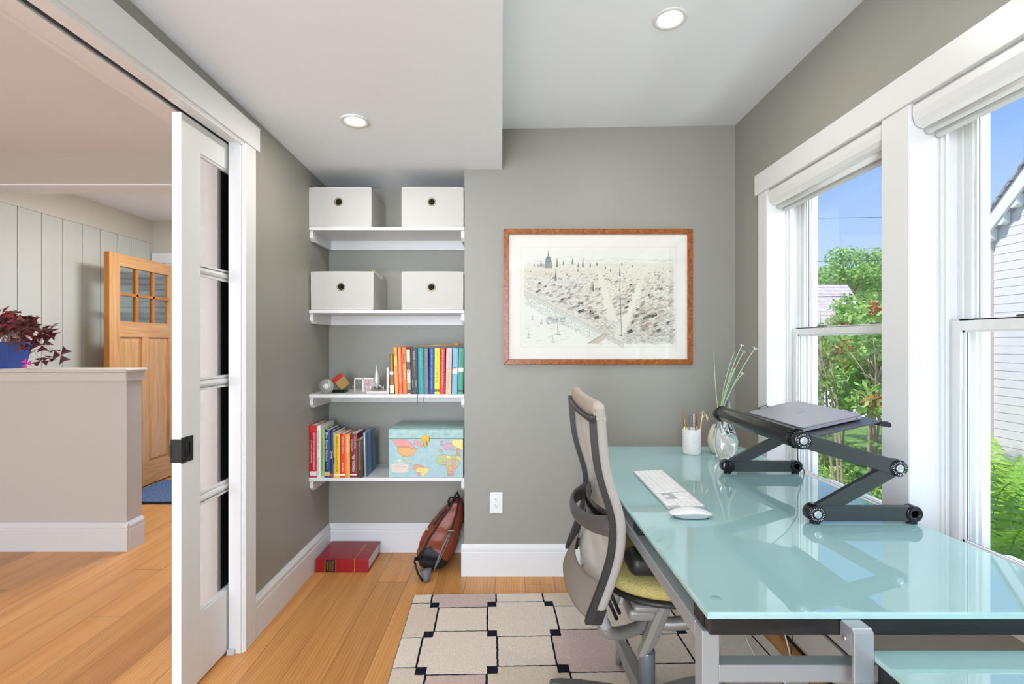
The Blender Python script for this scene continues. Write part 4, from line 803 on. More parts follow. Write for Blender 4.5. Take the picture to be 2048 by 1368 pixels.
# ================================================================ RUG
rug = MB(); rc_, rsn_ = math.cos(.045), math.sin(.045)
def RW(a, d, z_=0): return (-.485+a*rc_+d*rsn_, 2.402-d*rc_+a*rsn_*.55, z_)        # a across, d towards the camera
RA, RD, hs = 1.545, 2.44, .021; rr = random.Random(4)
cols = [.113+.272*i for i in range(-1,7)]; rowsd = [.098+.232*i for i in range(-1,11)]
nn_ = 40; b = MB()
def edge(a, d): return mnoise.noise(Vector((a*60, d*60, 0)))*.0022
pink = {(0,-1),(2,1),(0,2),(1,4),(4,-1),(4,2),(3,4),(0,5)}; tanc = {(3,-1),(-1,0),(-1,2),(2,-1),(4,0),(1,2)}
b.prism([RW(a,d,.001) for a,d in ((0,0),(RA,0),(RA,RD),(0,RD))], (0,0,.0105), 0)
for i in range(-1,6):
    for j in range(-1,10):
        A = lambda ii, jj: 1 if (ii+jj) % 2 == 0 else -1       # +1: upper line on the left of the node
        # vertical line between node row j (above) and j+1 (below): right side of upper node if A
        ii, jj = i, j
        vl = hs*A(ii,jj); vr = hs*A(ii+1,jj); ht_ = -hs*A(ii,jj) ; hb = -hs*A(ii,jj+1)
        l_ = cols[ii+1]+vl; r_x = cols[ii+2]+vr; t_y = rowsd[jj+1]-ht_; b_y = rowsd[jj+2]-hb
        l_, r_x = max(l_, .0), min(r_x, RA); t_y, b_y = max(t_y, .0), min(b_y, RD)
        if r_x-l_ < .01 or b_y-t_y < .01: continue
        g = .0042; l2, r2, t2, b2 = l_+(g if l_ > 0 else .002), r_x-(g if r_x < RA else .002), t_y+(g if t_y > 0 else .002), b_y-(g if b_y < RD else .002)
        pts = []; n = 22
        for s_ in range(n): u = l2+(r2-l2)*s_/n; pts.append((u, t2+edge(u,t2)))
        for s_ in range(n): u = t2+(b2-t2)*s_/n; pts.append((r2+edge(r2,u), u))
        for s_ in range(n): u = r2+(l2-r2)*s_/n; pts.append((u, b2+edge(u,b2)))
        for s_ in range(n): u = b2+(t2-b2)*s_/n; pts.append((l2+edge(l2,u), u))
        mi = 2 if (i,j) in pink else (3 if (i,j) in tanc else 1)
        b.prism([RW(p[0],p[1],.0110) for p in pts], (0,0,.0022), mi)
for i in range(0,6):
    for j in range(0,10):
        a, d = cols[i+1], rowsd[j+1]; w_ = hs*1.05+rr.uniform(-.002,.002)
        if a+w_ > RA or d+w_ > RD: continue
        pts = []
        for s_ in range(32):
            g = 2*PI*s_/32+.2; c_, q_ = math.cos(g), math.sin(g); m_ = max(abs(c_), abs(q_)); pts.append((a+c_/m_*w_+edge(a+c_,d), d+q_/m_*w_*1.0+edge(d,a+q_)))
        b.prism([RW(p[0],p[1],.0129) for p in pts], (0,0,.0009), 0)
m_navy = pile('navy_rug_pile', '14141F', '2C2C3C', 260, .8, .003)
o = b.build('area_rug', [m_navy, pile('cream_rug_pile', 'E6D4C2', 'FBEEDF', 180, .9, .004), pile('pink_rug_pile', 'CDB2AA', 'E6D0C8', 180, .9, .004), pile('tan_rug_pile', 'DECAB6', 'F0E0CC', 180, .9, .004)])
tag(o, 'cream and pink wool rug with a staggered navy grid and squares under the chair', 'rug')
# ================================================================ DESK
dk = thing('glass_desk', 'steel-framed desk with frosted aqua glass top under the windows', 'desk', (.73, 1.62, 0))
def dxs(y): return -.022*(y-.9)
def dbox(b, x0, x1, y0, y1, z0, z1, mi=0):          # box following the desk's slight skew
    b.hexa([(x0+dxs(y0),y0,z0),(x1+dxs(y0),y0,z0),(x1+dxs(y1),y1,z0),(x0+dxs(y1),y1,z0),(x0+dxs(y0),y0,z1),(x1+dxs(y0),y0,z1),(x1+dxs(y1),y1,z1),(x0+dxs(y1),y1,z1)], mi); return b
ZT = .760; GX0, GX1, GY0, GY1 = .362, 1.142, .898, 2.343
def aquaglass(name, c1, c2, ed=False):
    m = bpy.data.materials.new(name); m.use_nodes = True; N = Nd(m); bb = N.n['Principled BSDF']
    N.put(bb.inputs['Base Color'], N.mix(N.noise(N.coord('Object'), 3, 3), lin(c1), lin(c2))); bb.inputs['Roughness'].default_value = .0
    bb.inputs['IOR'].default_value = 1.9; return m
m_aqua = aquaglass('aqua_frosted_glass', '94BAB9', 'A0C4C0'); m_aquae = aquaglass('aqua_glass_edge', 'A8CCCA', 'B2D6D3')
b = MB(); bv = .003
b.add([(x+dxs(y),y,zz) for x,y,zz in ((GX0+bv,GY0+bv,ZT),(GX1-bv,GY0+bv,ZT),(GX1-bv,GY1-bv,ZT),(GX0+bv,GY1-bv,ZT),(GX0,GY0,ZT-bv),(GX1,GY0,ZT-bv),(GX1,GY1,ZT-bv),(GX0,GY1,ZT-bv),(GX0,GY0,ZT-.011),(GX1,GY0,ZT-.011),(GX1,GY1,ZT-.011),(GX0,GY1,ZT-.011))],
      [(0,1,2,3)], 0)
b.add([b.v[i] for i in range(12)], [(4,5,1,0),(5,6,2,1),(6,7,3,2),(7,4,0,3),(8,9,5,4),(9,10,6,5),(10,11,7,6),(11,8,4,7),(11,10,9,8)], 1)
b.build('glass_top', [m_aqua, m_aquae], dk)
for x, y in ((.40,.95),(1.10,.95),(.40,2.28),(1.10,2.28)): b = MB(); b.lathe([(0,.0003),(.010,.0003),(.0105,.0)], (x+dxs(y),y,ZT), 20, close=False); b.build('glass_button', M('button_grey_green', (136,168,164), .2) if 'button_grey_green' not in bpy.data.materials else bpy.data.materials['button_grey_green'], dk)
zf0, zf1 = .683, .716
for nm, x0, x1 in (('side_beam',.359,.392),('side_beam',1.108,1.141)):
    b = MB(); dbox(b, x0, x1, .950, 2.302, zf0, zf1); b.build(nm, m_steel, dk, .002)
for x0 in (.359, 1.108):
    for y0 in (.915, 2.302): b = MB(); fz = .0145 if x0 < 1 else 0; dbox(b, x0, x0+.033, y0, y0+.035, fz+.004, zf1); b.box(x0+dxs(y0)+.002,x0+dxs(y0)+.031,y0+.002,y0+.033,fz,fz+.005); b.build('leg', m_steel, dk, .002)
for y0 in (.918, 2.305): b = MB(); dbox(b, .392, 1.108, y0, y0+.030, .617, .650); b.build('cross_bar', m_steel, dk, .002)
m_blackw = wood('black_stained_bar', '141415', '2A2A2C', 'X', .35, 20)
for y0 in (.902, 2.31): b = MB(); dbox(b, .368, 1.136, y0, y0+.022, .7165, ZT-.0112); b.build('support_bar', m_blackw, dk, .001)
for x0 in (.366, 1.118):
    for y0 in (.928, 1.37, 1.85, 2.26): b = MB(); dbox(b, x0, x0+.022, y0, y0+.045, zf1, ZT-.0112); b.build('spacer', m_blackm, dk, .001)
# hanging bracket and the lower glass return
b = MB(); b.prism([(.608,.897,.7489),(.608,.868,.7489),(.608,.862,.743),(.608,.862,.640),(.608,.868,.640),(.608,.868,.741),(.608,.870,.743),(.608,.897,.743)], (.036,0,0)); b.box(.608,.6135,.868,.900,.700,.745); b.build('bracket', m_steel, dk, .0012)
b = MB(); b.lathe([(.0,-.004),(.004,-.003),(.0045,.0)], (.6078,.884,.722), 12, 0, Matrix.Rotation(PI/2,4,'Y')); b.build('bracket_screw', M('bright_screw', (220,220,220), .2, metal=.9), dk)
boxs((.608,.641,-.1,.868,.622,.655)).build('return_beam', m_steel, dk, .002)
boxs((.650,.668,.76,.862,.655,.690),(.641,.668,.80,.84,.63,.656)).build('return_spacer', m_blackm, dk, .001)
b = MB(); rt = .7025; c_ = .018
out = [(.645,-.1),(1.40-.2,-.1),(1.2,.880),(.645+c_,.880)]+[(.645+c_-c_*math.sin(a), .880-c_+c_*math.cos(a)) for a in (PI/8,PI/4,3*PI/8,PI/2)]
b.prism([(x,y,rt-.010) for x,y in out], (0,0,.010), 0)
for k in range(len(b.f)): b.m[k] = 1 if k > 1 else 0
b.build('return_glass', [m_aqua, m_aquae], dk, .0015)
boxs((1.150,1.183,-.1,.85,.622,.655)).build('return_beam', m_steel, dk, .002)
boxs((1.15,1.17,.05,.10,.655,.6925),(1.15,1.17,.76,.80,.655,.6925)).build('return_spacer', m_blackm, dk)
for y0 in (-.09,): boxs((.608,.641,y0,y0+.033,.0,.623),).build('leg', m_steel, dk, .002); boxs((1.150,1.183,y0,y0+.033,.0,.623)).build('leg', m_steel, dk, .002)
# ---- keyboard
kb = thing('computer_keyboard', 'slim white computer keyboard with number pad on the glass desk', 'keyboard', (.525, 1.66, ZT+.001))
KX0, KX1, KY0, KY1, KZ = .466, .581, 1.452, 1.870, ZT+.0010
b = MB(); o8 = [(KX0+.006,KY0),(KX1-.006,KY0),(KX1-.002,KY0+.002),(KX1,KY0+.006),(KX1,KY1-.006),(KX1-.002,KY1-.002),(KX1-.006,KY1),(KX0+.006,KY1),(KX0+.002,KY1-.002),(KX0,KY1-.006),(KX0,KY0+.006),(KX0+.002,KY0+.002)]
kz = lambda x: KZ+.0045+(x-KX0)/(KX1-KX0)*.006
b.v = [(x,y,KZ) for x,y in o8]+[(x,y,kz(x)) for x,y in o8]; n = 12; b.f = [tuple(range(n))[::-1], tuple(range(n,2*n))]+[(i,(i+1)%n,n+(i+1)%n,n+i) for i in range(n)]; b.m = [0]*len(b.f); b.sm = [False]*len(b.f)
m_alu = M('silver_aluminium', (200,202,202), .35, metal=.4); b.build('keyboard_base', m_alu, kb, .0008)
m_key = M('white_keycap', (240,238,236), .4)
keys = []   # (row 0 nearest the typist, start, end) along the long side, measured from the far end
p_ = .0190
for r in range(6):
    if r == 0: ks = [(0,1.25),(1.25,2.25),(2.25,3.5),(3.5,9.5),(9.5,10.75),(10.75,11.75),(11.75,13),(13,14.5)]; ks += [(15,16),(16,17),(17,18),(18.3,20.3),(20.3,21.3)]
    elif r == 1: ks = [(0,2.2)]+[(2.2+i,3.2+i) for i in range(10)]+[(12.2,14.5)]+[(16,17)]+[(18.3+i,19.3+i) for i in range(3)]
    elif r == 2: ks = [(0,1.8)]+[(1.8+i,2.8+i) for i in range(11)]+[(12.8,14.5)]+[(18.3+i,19.3+i) for i in range(4)]
    elif r == 3: ks = [(0,1.5)]+[(1.5+i,2.5+i) for i in range(13)]+[(15+i,16+i) for i in range(3)]+[(18.3+i,19.3+i) for i in range(4)]
    elif r == 4: ks = [(i,i+1) for i in range(13)]+[(13,14.5)]+[(15+i,16+i) for i in range(3)]+[(18.3+i,19.3+i) for i in range(4)]
    else: ks = [(i*1.036,(i+1)*1.036) for i in range(14)]+[(15+i,16+i) for i in range(3)]+[(18.3+i,19.3+i) for i in range(4)]
    keys += [(r, a, q_) for a, q_ in ks]
sc_ = (KY1-KY0-.006)/22.3
for r, a, q_ in keys:
    xa_ = KX0+.0035+r*.0181; xb_ = xa_+(.0168 if r < 5 else .0150); ya_, yb_ = KY1-.003-q_*sc_+.0009, KY1-.003-a*sc_-.0009
    b = MB(); b.hexa([(xa_,ya_,kz(xa_)),(xb_,ya_,kz(xb_)),(xb_,yb_,kz(xb_)),(xa_,yb_,kz(xa_)),(xa_+.0005,ya_+.0005,kz(xa_)+.0014),(xb_-.0005,ya_+.0005,kz(xb_)+.0014),(xb_-.0005,yb_-.0005,kz(xb_)+.0014),(xa_+.0005,yb_-.0005,kz(xa_)+.0014)])
    b.build('key', m_key, kb)
# ---- mouse
mo = thing('computer_mouse', 'low white computer mouse in front of the keyboard', 'mouse', (.515, 1.395, ZT+.0008))
b = MB()
def ms_(u, v):
    a = 2*PI*u; r = math.sin(v*PI/2)**.9; c_, s_ = math.cos(a), math.sin(a); e_ = .72
    X_ = math.copysign(abs(c_)**e_, c_)*r; Y_ = math.copysign(abs(s_)**e_, s_)*r
    h_ = .0195*(1-(abs(X_)**2.2)*.72)*(1-(abs(Y_)**3)*.25)
    return (.515+X_*.0600, 1.395+Y_*.029, ZT+.0035+h_)
b.grid(ms_, 48, 14, 0); b.build('top_shell', m_white, mo, raw=0)
b = MB()
def md_(u, v):
    a = 2*PI*u; c_, s_ = math.cos(a), math.sin(a); e_ = .72; X_ = math.copysign(abs(c_)**e_, c_); Y_ = math.copysign(abs(s_)**e_, s_)
    h_ = .0195*(1-(abs(X_)**2.2)*.72)*(1-(abs(Y_)**3)*.25); k_ = 1-.16*(1-v)
    return (.515+X_*.0600*k_, 1.395+Y_*.029*k_, ZT+.0028+(h_+.0006)*v)
b.grid(md_, 48, 3, 0); b.build('side_shell', m_alu, mo)
boxs((.472,.558,1.374,1.416,ZT+.0008,ZT+.0032)).build('glide_base', m_blackm, mo, .0008)
# ---- pen cup with its pens
pc = thing('pen_cup', 'speckled white stone pen cup at the back of the desk', 'cup', (.822, 2.20, ZT))
kc = 2.2/F; xc_ = (1382.3-CX)*kc; yc_ = 2.195
def stone(name, c1, c2):
    m = bpy.data.materials.new(name); m.use_nodes = True; N = Nd(m); bb = N.n['Principled BSDF']; n = N.noise(N.coord('Object'), 140, 4, .8)
    N.put(bb.inputs['Base Color'], N.ramp(n, [(.3, lin(c2)), (.48, lin(c1)), (1, lin(c1))])); bb.inputs['Roughness'].default_value = .45; return m
m_stone = stone('speckled_stone', 'E6E2DC', 'BFB6A8')
b = MB(); b.lathe([(0,0),(.036,0),(.0385,.003),(.0395,.008),(.0395,.106),(.0385,.110),(.036,.1115),(.034,.110),(.0335,.106),(.0335,.012),(0,.012)], (xc_,yc_,ZT+.0005), 40); b.build('cup_body', m_stone, pc)
for nm, lab, p0, p1, r, hc, tip in (('pen','red and yellow pen sticking out at the left of the pen cup',(1375,852),(1363,822),.0032,'F0D23C','D8402C'),
   ('pen','pale green pen beside the red one in the pen cup',(1377,852),(1366,832),.0026,'C9E0A0','9CC86A'),('pen','tall white pen in the middle of the pen cup',(1388,856),(1387,827),.0036,'EFEFEF','E0E4E6'),
   ('pencil','red topped pencil standing in the pen cup',(1390,852),(1394,820),.003,'C8A27A','D8483A'),('paintbrush','wooden brush with pale flower head at the right of the pen cup',(1392,854),(1405,826),.0032,'D9B98C','E8C88C'),
   ('pencil','brown pencil behind the white pen in the pen cup',(1385,852),(1392,826),.0028,'8A6A50','5A4030')):
    k_ = 2.195/F; a_ = Vector(((p0[0]-CX)*k_, yc_-.004+random.uniform(-.01,.01), ZT+.0135)); top = Vector(((p1[0]-CX)*k_, yc_+random.uniform(-.012,.012), CZ-(p1[1]-CY)*k_))
    md = a_+(top-a_)*.62; t_ = thing(nm, lab, 'pen' if nm != 'paintbrush' else 'brush', tuple(a_), 'pens in the stone cup')
    b = MB(); b.cyl(a_, md, r, 10); b.build('barrel', C(hc), t_); b = MB(); b.cyl(md, top, r, 10, 0, r*.55); b.build('tip', C(tip), t_)
    if nm == 'paintbrush':
        b = MB()
        for k in range(7): a2 = k*.9; b.lathe([(0,-.003),(.0035,0),(0,.004)], (top.x+.007*math.cos(a2),top.y+.004*math.sin(a2),top.z+.006*math.sin(a2*1.7)), 8)
        b.tube([top-(top-a_)*.15, top+Vector((.012,-.004,-.004)), top+Vector((.019,-.006,-.022)), top+Vector((.018,-.006,-.038))], [.0015,.003,.006,.001], 8, flat=(1,.3,(0,1,0))); b.build('ornament', C('CBB08A'), t_)
sc = thing('scissors', 'scissors with thin loop handles standing in the pen cup', 'scissors', (xc_-.005, yc_, ZT+.014)); b = MB()
for s_ in (-1,1):
    cx0 = xc_-.010+s_*.010; cz0 = ZT+.155
    b = MB(); b.tube([(cx0+.011*math.cos(a),yc_+.004,cz0+.018*math.sin(a)) for a in [2*PI*i/20 for i in range(21)]], .0016, 6)
    b.tube([(cx0,yc_+.004,cz0-.018),(xc_-.010-s_*.002,yc_+.004,ZT+.10),(xc_-.008,yc_+.004,ZT+.014)], .0018, 6); b.build('scissor_half', M('grey_scissor', (120,124,120), .3, metal=.4) if s_ < 0 else bpy.data.materials['grey_scissor'], sc)
# ---- ceramic bud vase with flower stems
vs = thing('bud_vase', 'cream stoneware bud vase with grey neck beside the window', 'vase', (.945, 2.22, ZT))
xv, yv = (1438.5-CX)*2.2/F, 2.20
b = MB(); b.lathe([(0,0),(.026,0),(.034,.004),(.046,.030),(.0505,.055),(.048,.080),(.038,.110),(.026,.129),(.020,.134)], (xv,yv,ZT+.0005), 40); b.build('vase_body', stone('stoneware_cream', 'E2D6C6', 'C9B8A4'), vs)
b = MB(); b.lathe([(.0215,.133),(.0165,.138),(.0135,.146),(.0150,.152),(.0125,.152),(.0115,.146)], (xv,yv,ZT+.0005), 28, close=False); b.build('vase_neck', M('slate_glaze', (104,118,118), .4), vs)
stems = [((1483,692),0,'w'),((1509,698),0,'w'),((1486,705),0,'b'),((1470,735),0,'r'),((1484,748),0,'w'),((1428,702),1,''),((1470,700),1,'')]
m_stem = M('pale_green_stem', (176,206,160), .5); mouth = Vector((xv, yv, ZT+.150))
for k, ((px_, py_), leaf, cc) in enumerate(stems):
    dd = 2.2+random.uniform(-.03,.03); top = Vector(at(px_, py_, dd))
    mid = mouth.lerp(top, .5)+Vector(((-.02 if px_ > 1440 else -.012), 0, .02)); pts = [Vector((xv,yv,ZT+.02)), mouth]+[mouth*(1-t)*(1-t)+mid*2*t*(1-t)+top*t*t for t in (.15,.3,.45,.6,.75,.9,1)]
    lab = ('blade-like pale green leaf arching from the bud vase, %s' % ('leftmost' if px_ < 1440 else 'thin and upright')) if leaf else {0:'tallest flower stem in the bud vase, white star bloom',1:'rightmost flower stem in the bud vase, white star bloom',2:'flower stem in the bud vase with a blue star bloom',3:'flower stem in the bud vase with a red bloom',4:'shortest flower stem in the bud vase, white bloom leaning right'}[k]
    t_ = thing('grass_blade' if leaf else 'flower_stem', lab, 'leaf' if leaf else 'flower', tuple(pts[0]), 'stems in the bud vase')
    b = MB(); b.tube(pts, [.0016]*7+([.0010,.0004] if leaf else [.0014,.0014]), 6); b.build('stem', m_stem, t_)
    if not leaf:
        b = MB(); d = (top-mid).normalized(); u = d.orthogonal().normalized(); v = d.cross(u)
        for j in range(6):
            a = j*PI/3; e_ = u*math.cos(a)+v*math.sin(a); s_ = u*math.cos(a+PI/2)+v*math.sin(a+PI/2)
            b.add([top, top+e_*.006+s_*.0028+d*.004, top+e_*.0125+d*.006, top+e_*.006-s_*.0028+d*.004], [(0,1,2,3)])
        b.lathe([(.0004,-.004),(.0022,0),(.0004,.004)], top, 8); b.build('blossom', C({'w':'EEEAE4','b':'A9C4D6','r':'C96A60'}[cc]), t_, solid=.0006)
# ---- clear twisted glass vase
gv = thing('glass_vase', 'clear twisted art-glass vase with pointed flame lip in front of the bud vase', 'vase', (.905, 2.06, ZT))
m_clear = M('clear_crystal', (250,252,252), .0, trans=1, ior=1.48, spec=.5)
xg, yg = (1448-CX)*2.07/F, 2.075
def gsurf(u, v):
    a = 2*PI*u; prof = [(0,.012),(.05,.030),(.16,.040),(.30,.043),(.45,.040),(.60,.031),(.74,.022),(.86,.017),(.95,.011),(1,.004)]
    for (v0,r0),(v1,r1) in zip(prof[:-1],prof[1:]):
        if v <= v1: f = (v-v0)/(v1-v0); r = r0+(r1-r0)*f; break
    tw = a+v*2.4; ell = 1+.20*math.cos(2*tw)*min(1, v*3)+.08*math.cos(3*tw)
    return (xg+.004*math.sin(v*7)+v*v*.020+r*ell*math.cos(a), yg+r*ell*math.sin(a), ZT+.0008+v*.262)
b = MB(); b.grid(gsurf, 56, 60, 0); b.f.append(tuple(i*61 for i in range(56))); b.m.append(0); b.sm.append(False)
def ginn(u, v): 
    p = gsurf(u, .16+v*.60); c_ = gsurf(0, .16+v*.6); q_ = gsurf(.5, .16+v*.6); cx0 = (c_[0]+q_[0])/2; k_ = .80*math.sin(max(.02,min(1,v*4))*PI/2)
    return (cx0+(p[0]-cx0)*k_, yg+(p[1]-yg)*k_, p[2])
b.build('vase_body', m_clear, gv)
b = MB()
def wsurf(u, v):
    a = 2*PI*u; r = .014*math.sin(PI*min(1,v*.9+.08))**.6+.001
    return (xg+.026+.016*math.sin(v*5.2)*(1-.3*v)+r*math.cos(a)*1.0, yg+.030+.5*r*math.sin(a), ZT+.0008+v*.175)
b.grid(wsurf, 28, 36, 0); b.build('vase_wing', m_clear, gv)
# ---- laptop stand
ls = thing('laptop_stand', 'black folding laptop stand with zigzag legs on the glass desk', 'laptop stand', (.95, 1.6, ZT))
m_anod = M('dark_anodised_metal', (72,77,75), .32, metal=.35, var=.03); m_gloss = M('gloss_black_plastic', (18,19,22), .18); m_btn = M('silver_button', (206,208,208), .25, metal=.5); m_tick = M('white_tick_print', (200,208,212), .5)
def bar(p, q_, y0, y1, hw):            # flat link in the XZ plane with rounded ends
    p, q_ = Vector((p[0],0,p[1])), Vector((q_[0],0,q_[1])); d = (q_-p).normalized(); n = Vector((-d.z,0,d.x)); pts = []
    for k in range(9): a = PI/2+PI*k/8; pts.append(p+d*math.cos(a)*hw+n*math.sin(a)*hw)
    for k in range(9): a = -PI/2+PI*k/8; pts.append(q_+d*math.cos(a)*hw+n*math.sin(a)*hw)
    b = MB(); b.prism([(v.x,y0,v.z) for v in pts], (0,y1-y0,0)); return b
def hub(x, z_, y0, y1, r, parent, face=-1, ring=False):
    b = MB(); R_ = Matrix.Rotation(-PI/2, 4, 'X')
    if ring: b.lathe([(.011,0),(r-.002,0),(r,.002),(r,y1-y0-.002),(r-.002,y1-y0),(.011,y1-y0),(.011,0)], (x,y0,z_), 32, 0, R_, close=False)
    else: b.lathe([(0,0),(r-.002,0),(r,.002),(r,y1-y0-.002),(r-.002,y1-y0),(0,y1-y0)], (x,y0,z_), 32, 0, R_, close=False)
    h = b.build('hinge', m_gloss, parent)
    if ring: 
        b = MB(); b.lathe([(0,0),(.011,0)], (x,y0+.004,z_), 20, 0, R_, close=False); b.build('hinge_core', m_btn, h); return
    if face > 0: return
    b = MB(); b.lathe([(0,-.003),(.0088,-.003),(.0105,-.0015),(.0105,.003)], (x,y0,z_), 28, 0, R_, close=False); b.build('button', m_btn, h)
    b = MB()
    for k in range(24):
        a = 2*PI*k/24; d = Vector((math.cos(a),0,math.sin(a))); n = Vector((-d.z,0,d.x))*.0006; c0 = Vector((x,y0-.0003,z_)); l0, l1 = .0145, (.0185 if k % 3 else .0200)
        b.add([c0+d*l0-n,c0+d*l1-n,c0+d*l1+n,c0+d*l0+n],[(0,1,2,3)])
    b.build('dial_marks', m_tick, h)
ZH_ = ZT+.0275
def zleg(yb_, L, ml, mr, mt, face):
    a0, a1, a2, a3 = (L[0],ZH_), (L[1],ZH_), (mr[0],mr[1]), (ml[0],ml[1])
    bar(a0,a1,yb_+.004,yb_+.022,.0205).build('foot_bar', m_anod, ls, .002)
    bar(a0,a2,yb_+.008,yb_+.026,.0195).build('lower_arm', m_anod, ls, .002)
    bar(a2,a3,yb_+.004,yb_+.022,.0205).build('upper_arm', m_anod, ls, .002)
    hub(a0[0],a0[1],yb_,yb_+.034,.0240,ls,face); hub(a1[0],a1[1],yb_,yb_+.028,.0225,ls,face,True); hub(a2[0],a2[1],yb_,yb_+.030,.0235,ls,face); hub(a3[0],a3[1],yb_-.002,yb_+.024,.0250,ls,face)
    for xx in (a0[0], a1[0]): b = MB(); b.lathe([(0,0),(.013,0),(.014,.003),(.010,.008),(0,.008)], (xx,yb_+.014,ZT+.0004), 20, close=False); b.build('foot_pad', m_gloss, ls)
zleg(1.335, (.842,1.111), (.802,.991), (1.068,.914), 0, -1)
zleg(1.850, (.828,1.088), (.800,.985), (1.060,.905), 0, 1)
b = MB(); prf = [(.802+.027*math.cos(a)*(1.0), .991+.027*math.sin(a)) for a in [2*PI*k/28 for k in range(28)]]
b.prism([(x,1.372,zz) for x,zz in prf], (0,.470,0), 0, True); b.build('front_roll', m_gloss, ls, .001)
b = MB()
for k in range(16):
    a = 2*PI*k/16
    for y0 in (1.357, 1.843): b.tube([(.802+.0265*math.cos(a),y0,.991+.0265*math.sin(a)),(.802+.0265*math.cos(a),y0+.016,.991+.0265*math.sin(a))], .0022, 6)
b.cyl((.802,1.355,.991),(.802,1.862,.991),.0245,28); b.build('roll_ribs', m_gloss, ls)
# tilted tray
ta = math.radians(12.6); TX = Vector((math.cos(ta),0,math.sin(ta))); TN = Vector((-math.sin(ta),0,math.cos(ta))); T0 = Vector((.815,0,.984))
def tp(s_, y, h_=0): p = T0+TX*s_+TN*h_; return (p.x, y, p.z)
b = MB(); b.hexa([tp(0,1.380,-.003),tp(.240,1.380,-.003),tp(.240,1.835,-.003),tp(0,1.835,-.003),tp(0,1.380),tp(.240,1.380),tp(.240,1.835),tp(0,1.835)])
b.tube([tp(.240,1.380,-.0015),tp(.240,1.835,-.0015)], .0016, 6)
lp = [(.240,-.0030),(.240,0),(.250,-.002),(.257,-.008),(.259,-.014),(.256,-.018),(.250,-.018),(.253,-.013),(.248,-.006)]
b.prism([tp(s_,1.380,h_) for s_, h_ in lp], (0,.455,0)); b.build('tray', M('black_tray_metal', (84,87,94), .28, metal=.5), ls)
b = MB(); b.prism([tp(s_,1.372,h_) for s_, h_ in ((.233,-.004),(.240,.001),(.252,-.001),(.261,-.008),(.262,-.016),(.255,-.020),(.246,-.014))], (0,.0085,0)); b.build('tray_end_cap', m_gloss, ls)
# ---- laptop
lt = thing('laptop', 'closed grey laptop lying on the tilted black stand', 'laptop', (.95, 1.62, 1.03))
m_lap = M('space_grey_aluminium', (168,168,172), .4, metal=.35)
def lapbox(y0, y1, s0, s1, h0, h1, nm, mt, par, r=.012, shear=.0):
    b = MB(); pts = []
    for (cx0, cy0, a0) in ((s1-r,y1-r,0),(s0+r,y1-r,PI/2),(s0+r,y0+r,PI),(s1-r,y0+r,1.5*PI)):
        for k in range(6): a = a0+PI/2*k/5; pts.append((cx0+r*math.cos(a), cy0+r*math.sin(a)))
    n = len(pts); vv = [tp(s_,y,h0) for s_,y in pts]+[tp(s_,y,h1) for s_,y in pts]
    b.add(vv, [tuple(range(n))[::-1], tuple(range(n,2*n))]+[(i,(i+1)%n,n+(i+1)%n,n+i) for i in range(n)]); return b.build(nm, mt, par, .0012)
lapbox(1.43,1.757,.043,.228,.004,.0130,'base',m_lap,lt); lapbox(1.43,1.757,.043,.228,.0136,.0178,'lid',m_lap,lt)
for s_, y in ((.058,1.45),(.212,1.45),(.058,1.735),(.212,1.735)): b = MB(); R_ = Matrix.Rotation(-ta,4,'Y'); b.lathe([(0,-.0002),(.006,0),(.006,.0045),(0,.0045)], tp(s_,y,.0), 14, 0, R_); b.build('rubber_foot', m_blackm, lt)
b = MB(); b.lathe([(0,0),(.0018,0)], (tp(.208,1.4294,.0085)), 10, 0, Matrix.Rotation(PI/2,4,'X'), close=False); b.build('audio_jack', m_blackm, lt)
b = MB(); b.prism([tp(.135+.014*math.cos(a)*(1 if math.cos(a) > 0 else .75),1.60+.012*math.sin(a),.0179) for a in [2*PI*k/18 for k in range(18)]], tuple(TN*.0001)); b.prism([tp(.135+.002*math.cos(a)+.018,1.597+.005*math.sin(a),.0179) for a in [2*PI*k/10 for k in range(10)]], tuple(TN*.0001)); b.build('lid_emblem', M('mirror_emblem', (120,120,126), .12, metal=.9), lt)
# ---- cables
b = MB(); b.tube([tp(.10,1.7575,.010), tp(.095,1.785,.016), tp(.14,1.81,.014), (1.02,1.80,.96),(1.052,1.79,.90),(1.060,1.80,.83),(1.12,1.86,.77),(1.148,1.90,.70),(1.15,1.92,.45),(1.11,1.93,.02)], .0018, 6)
o = b.build('power_cable', M('thin_dark_cable', (60,60,64), .5)); tag(o, 'thin dark cable dropping from the laptop behind the desk', 'cable')
b = MB(); b.tube([(1.06,2.35,.30),(1.02,2.2,.06),(.98,2.02,.004),(.955,1.86,.0045),(.99,1.76,.012),(1.05,1.80,.02),(1.09,1.95,.10),(1.10,2.1,.3)], .003, 8)
b.tube([(.985,1.775,.018),(1.0,1.77,.022),(1.02,1.775,.02)], .006, 8)
o = b.build('charging_cable', m_white); tag(o, 'loose white charging cable looping on the floor under the desk', 'cable'); o.location.z = .014
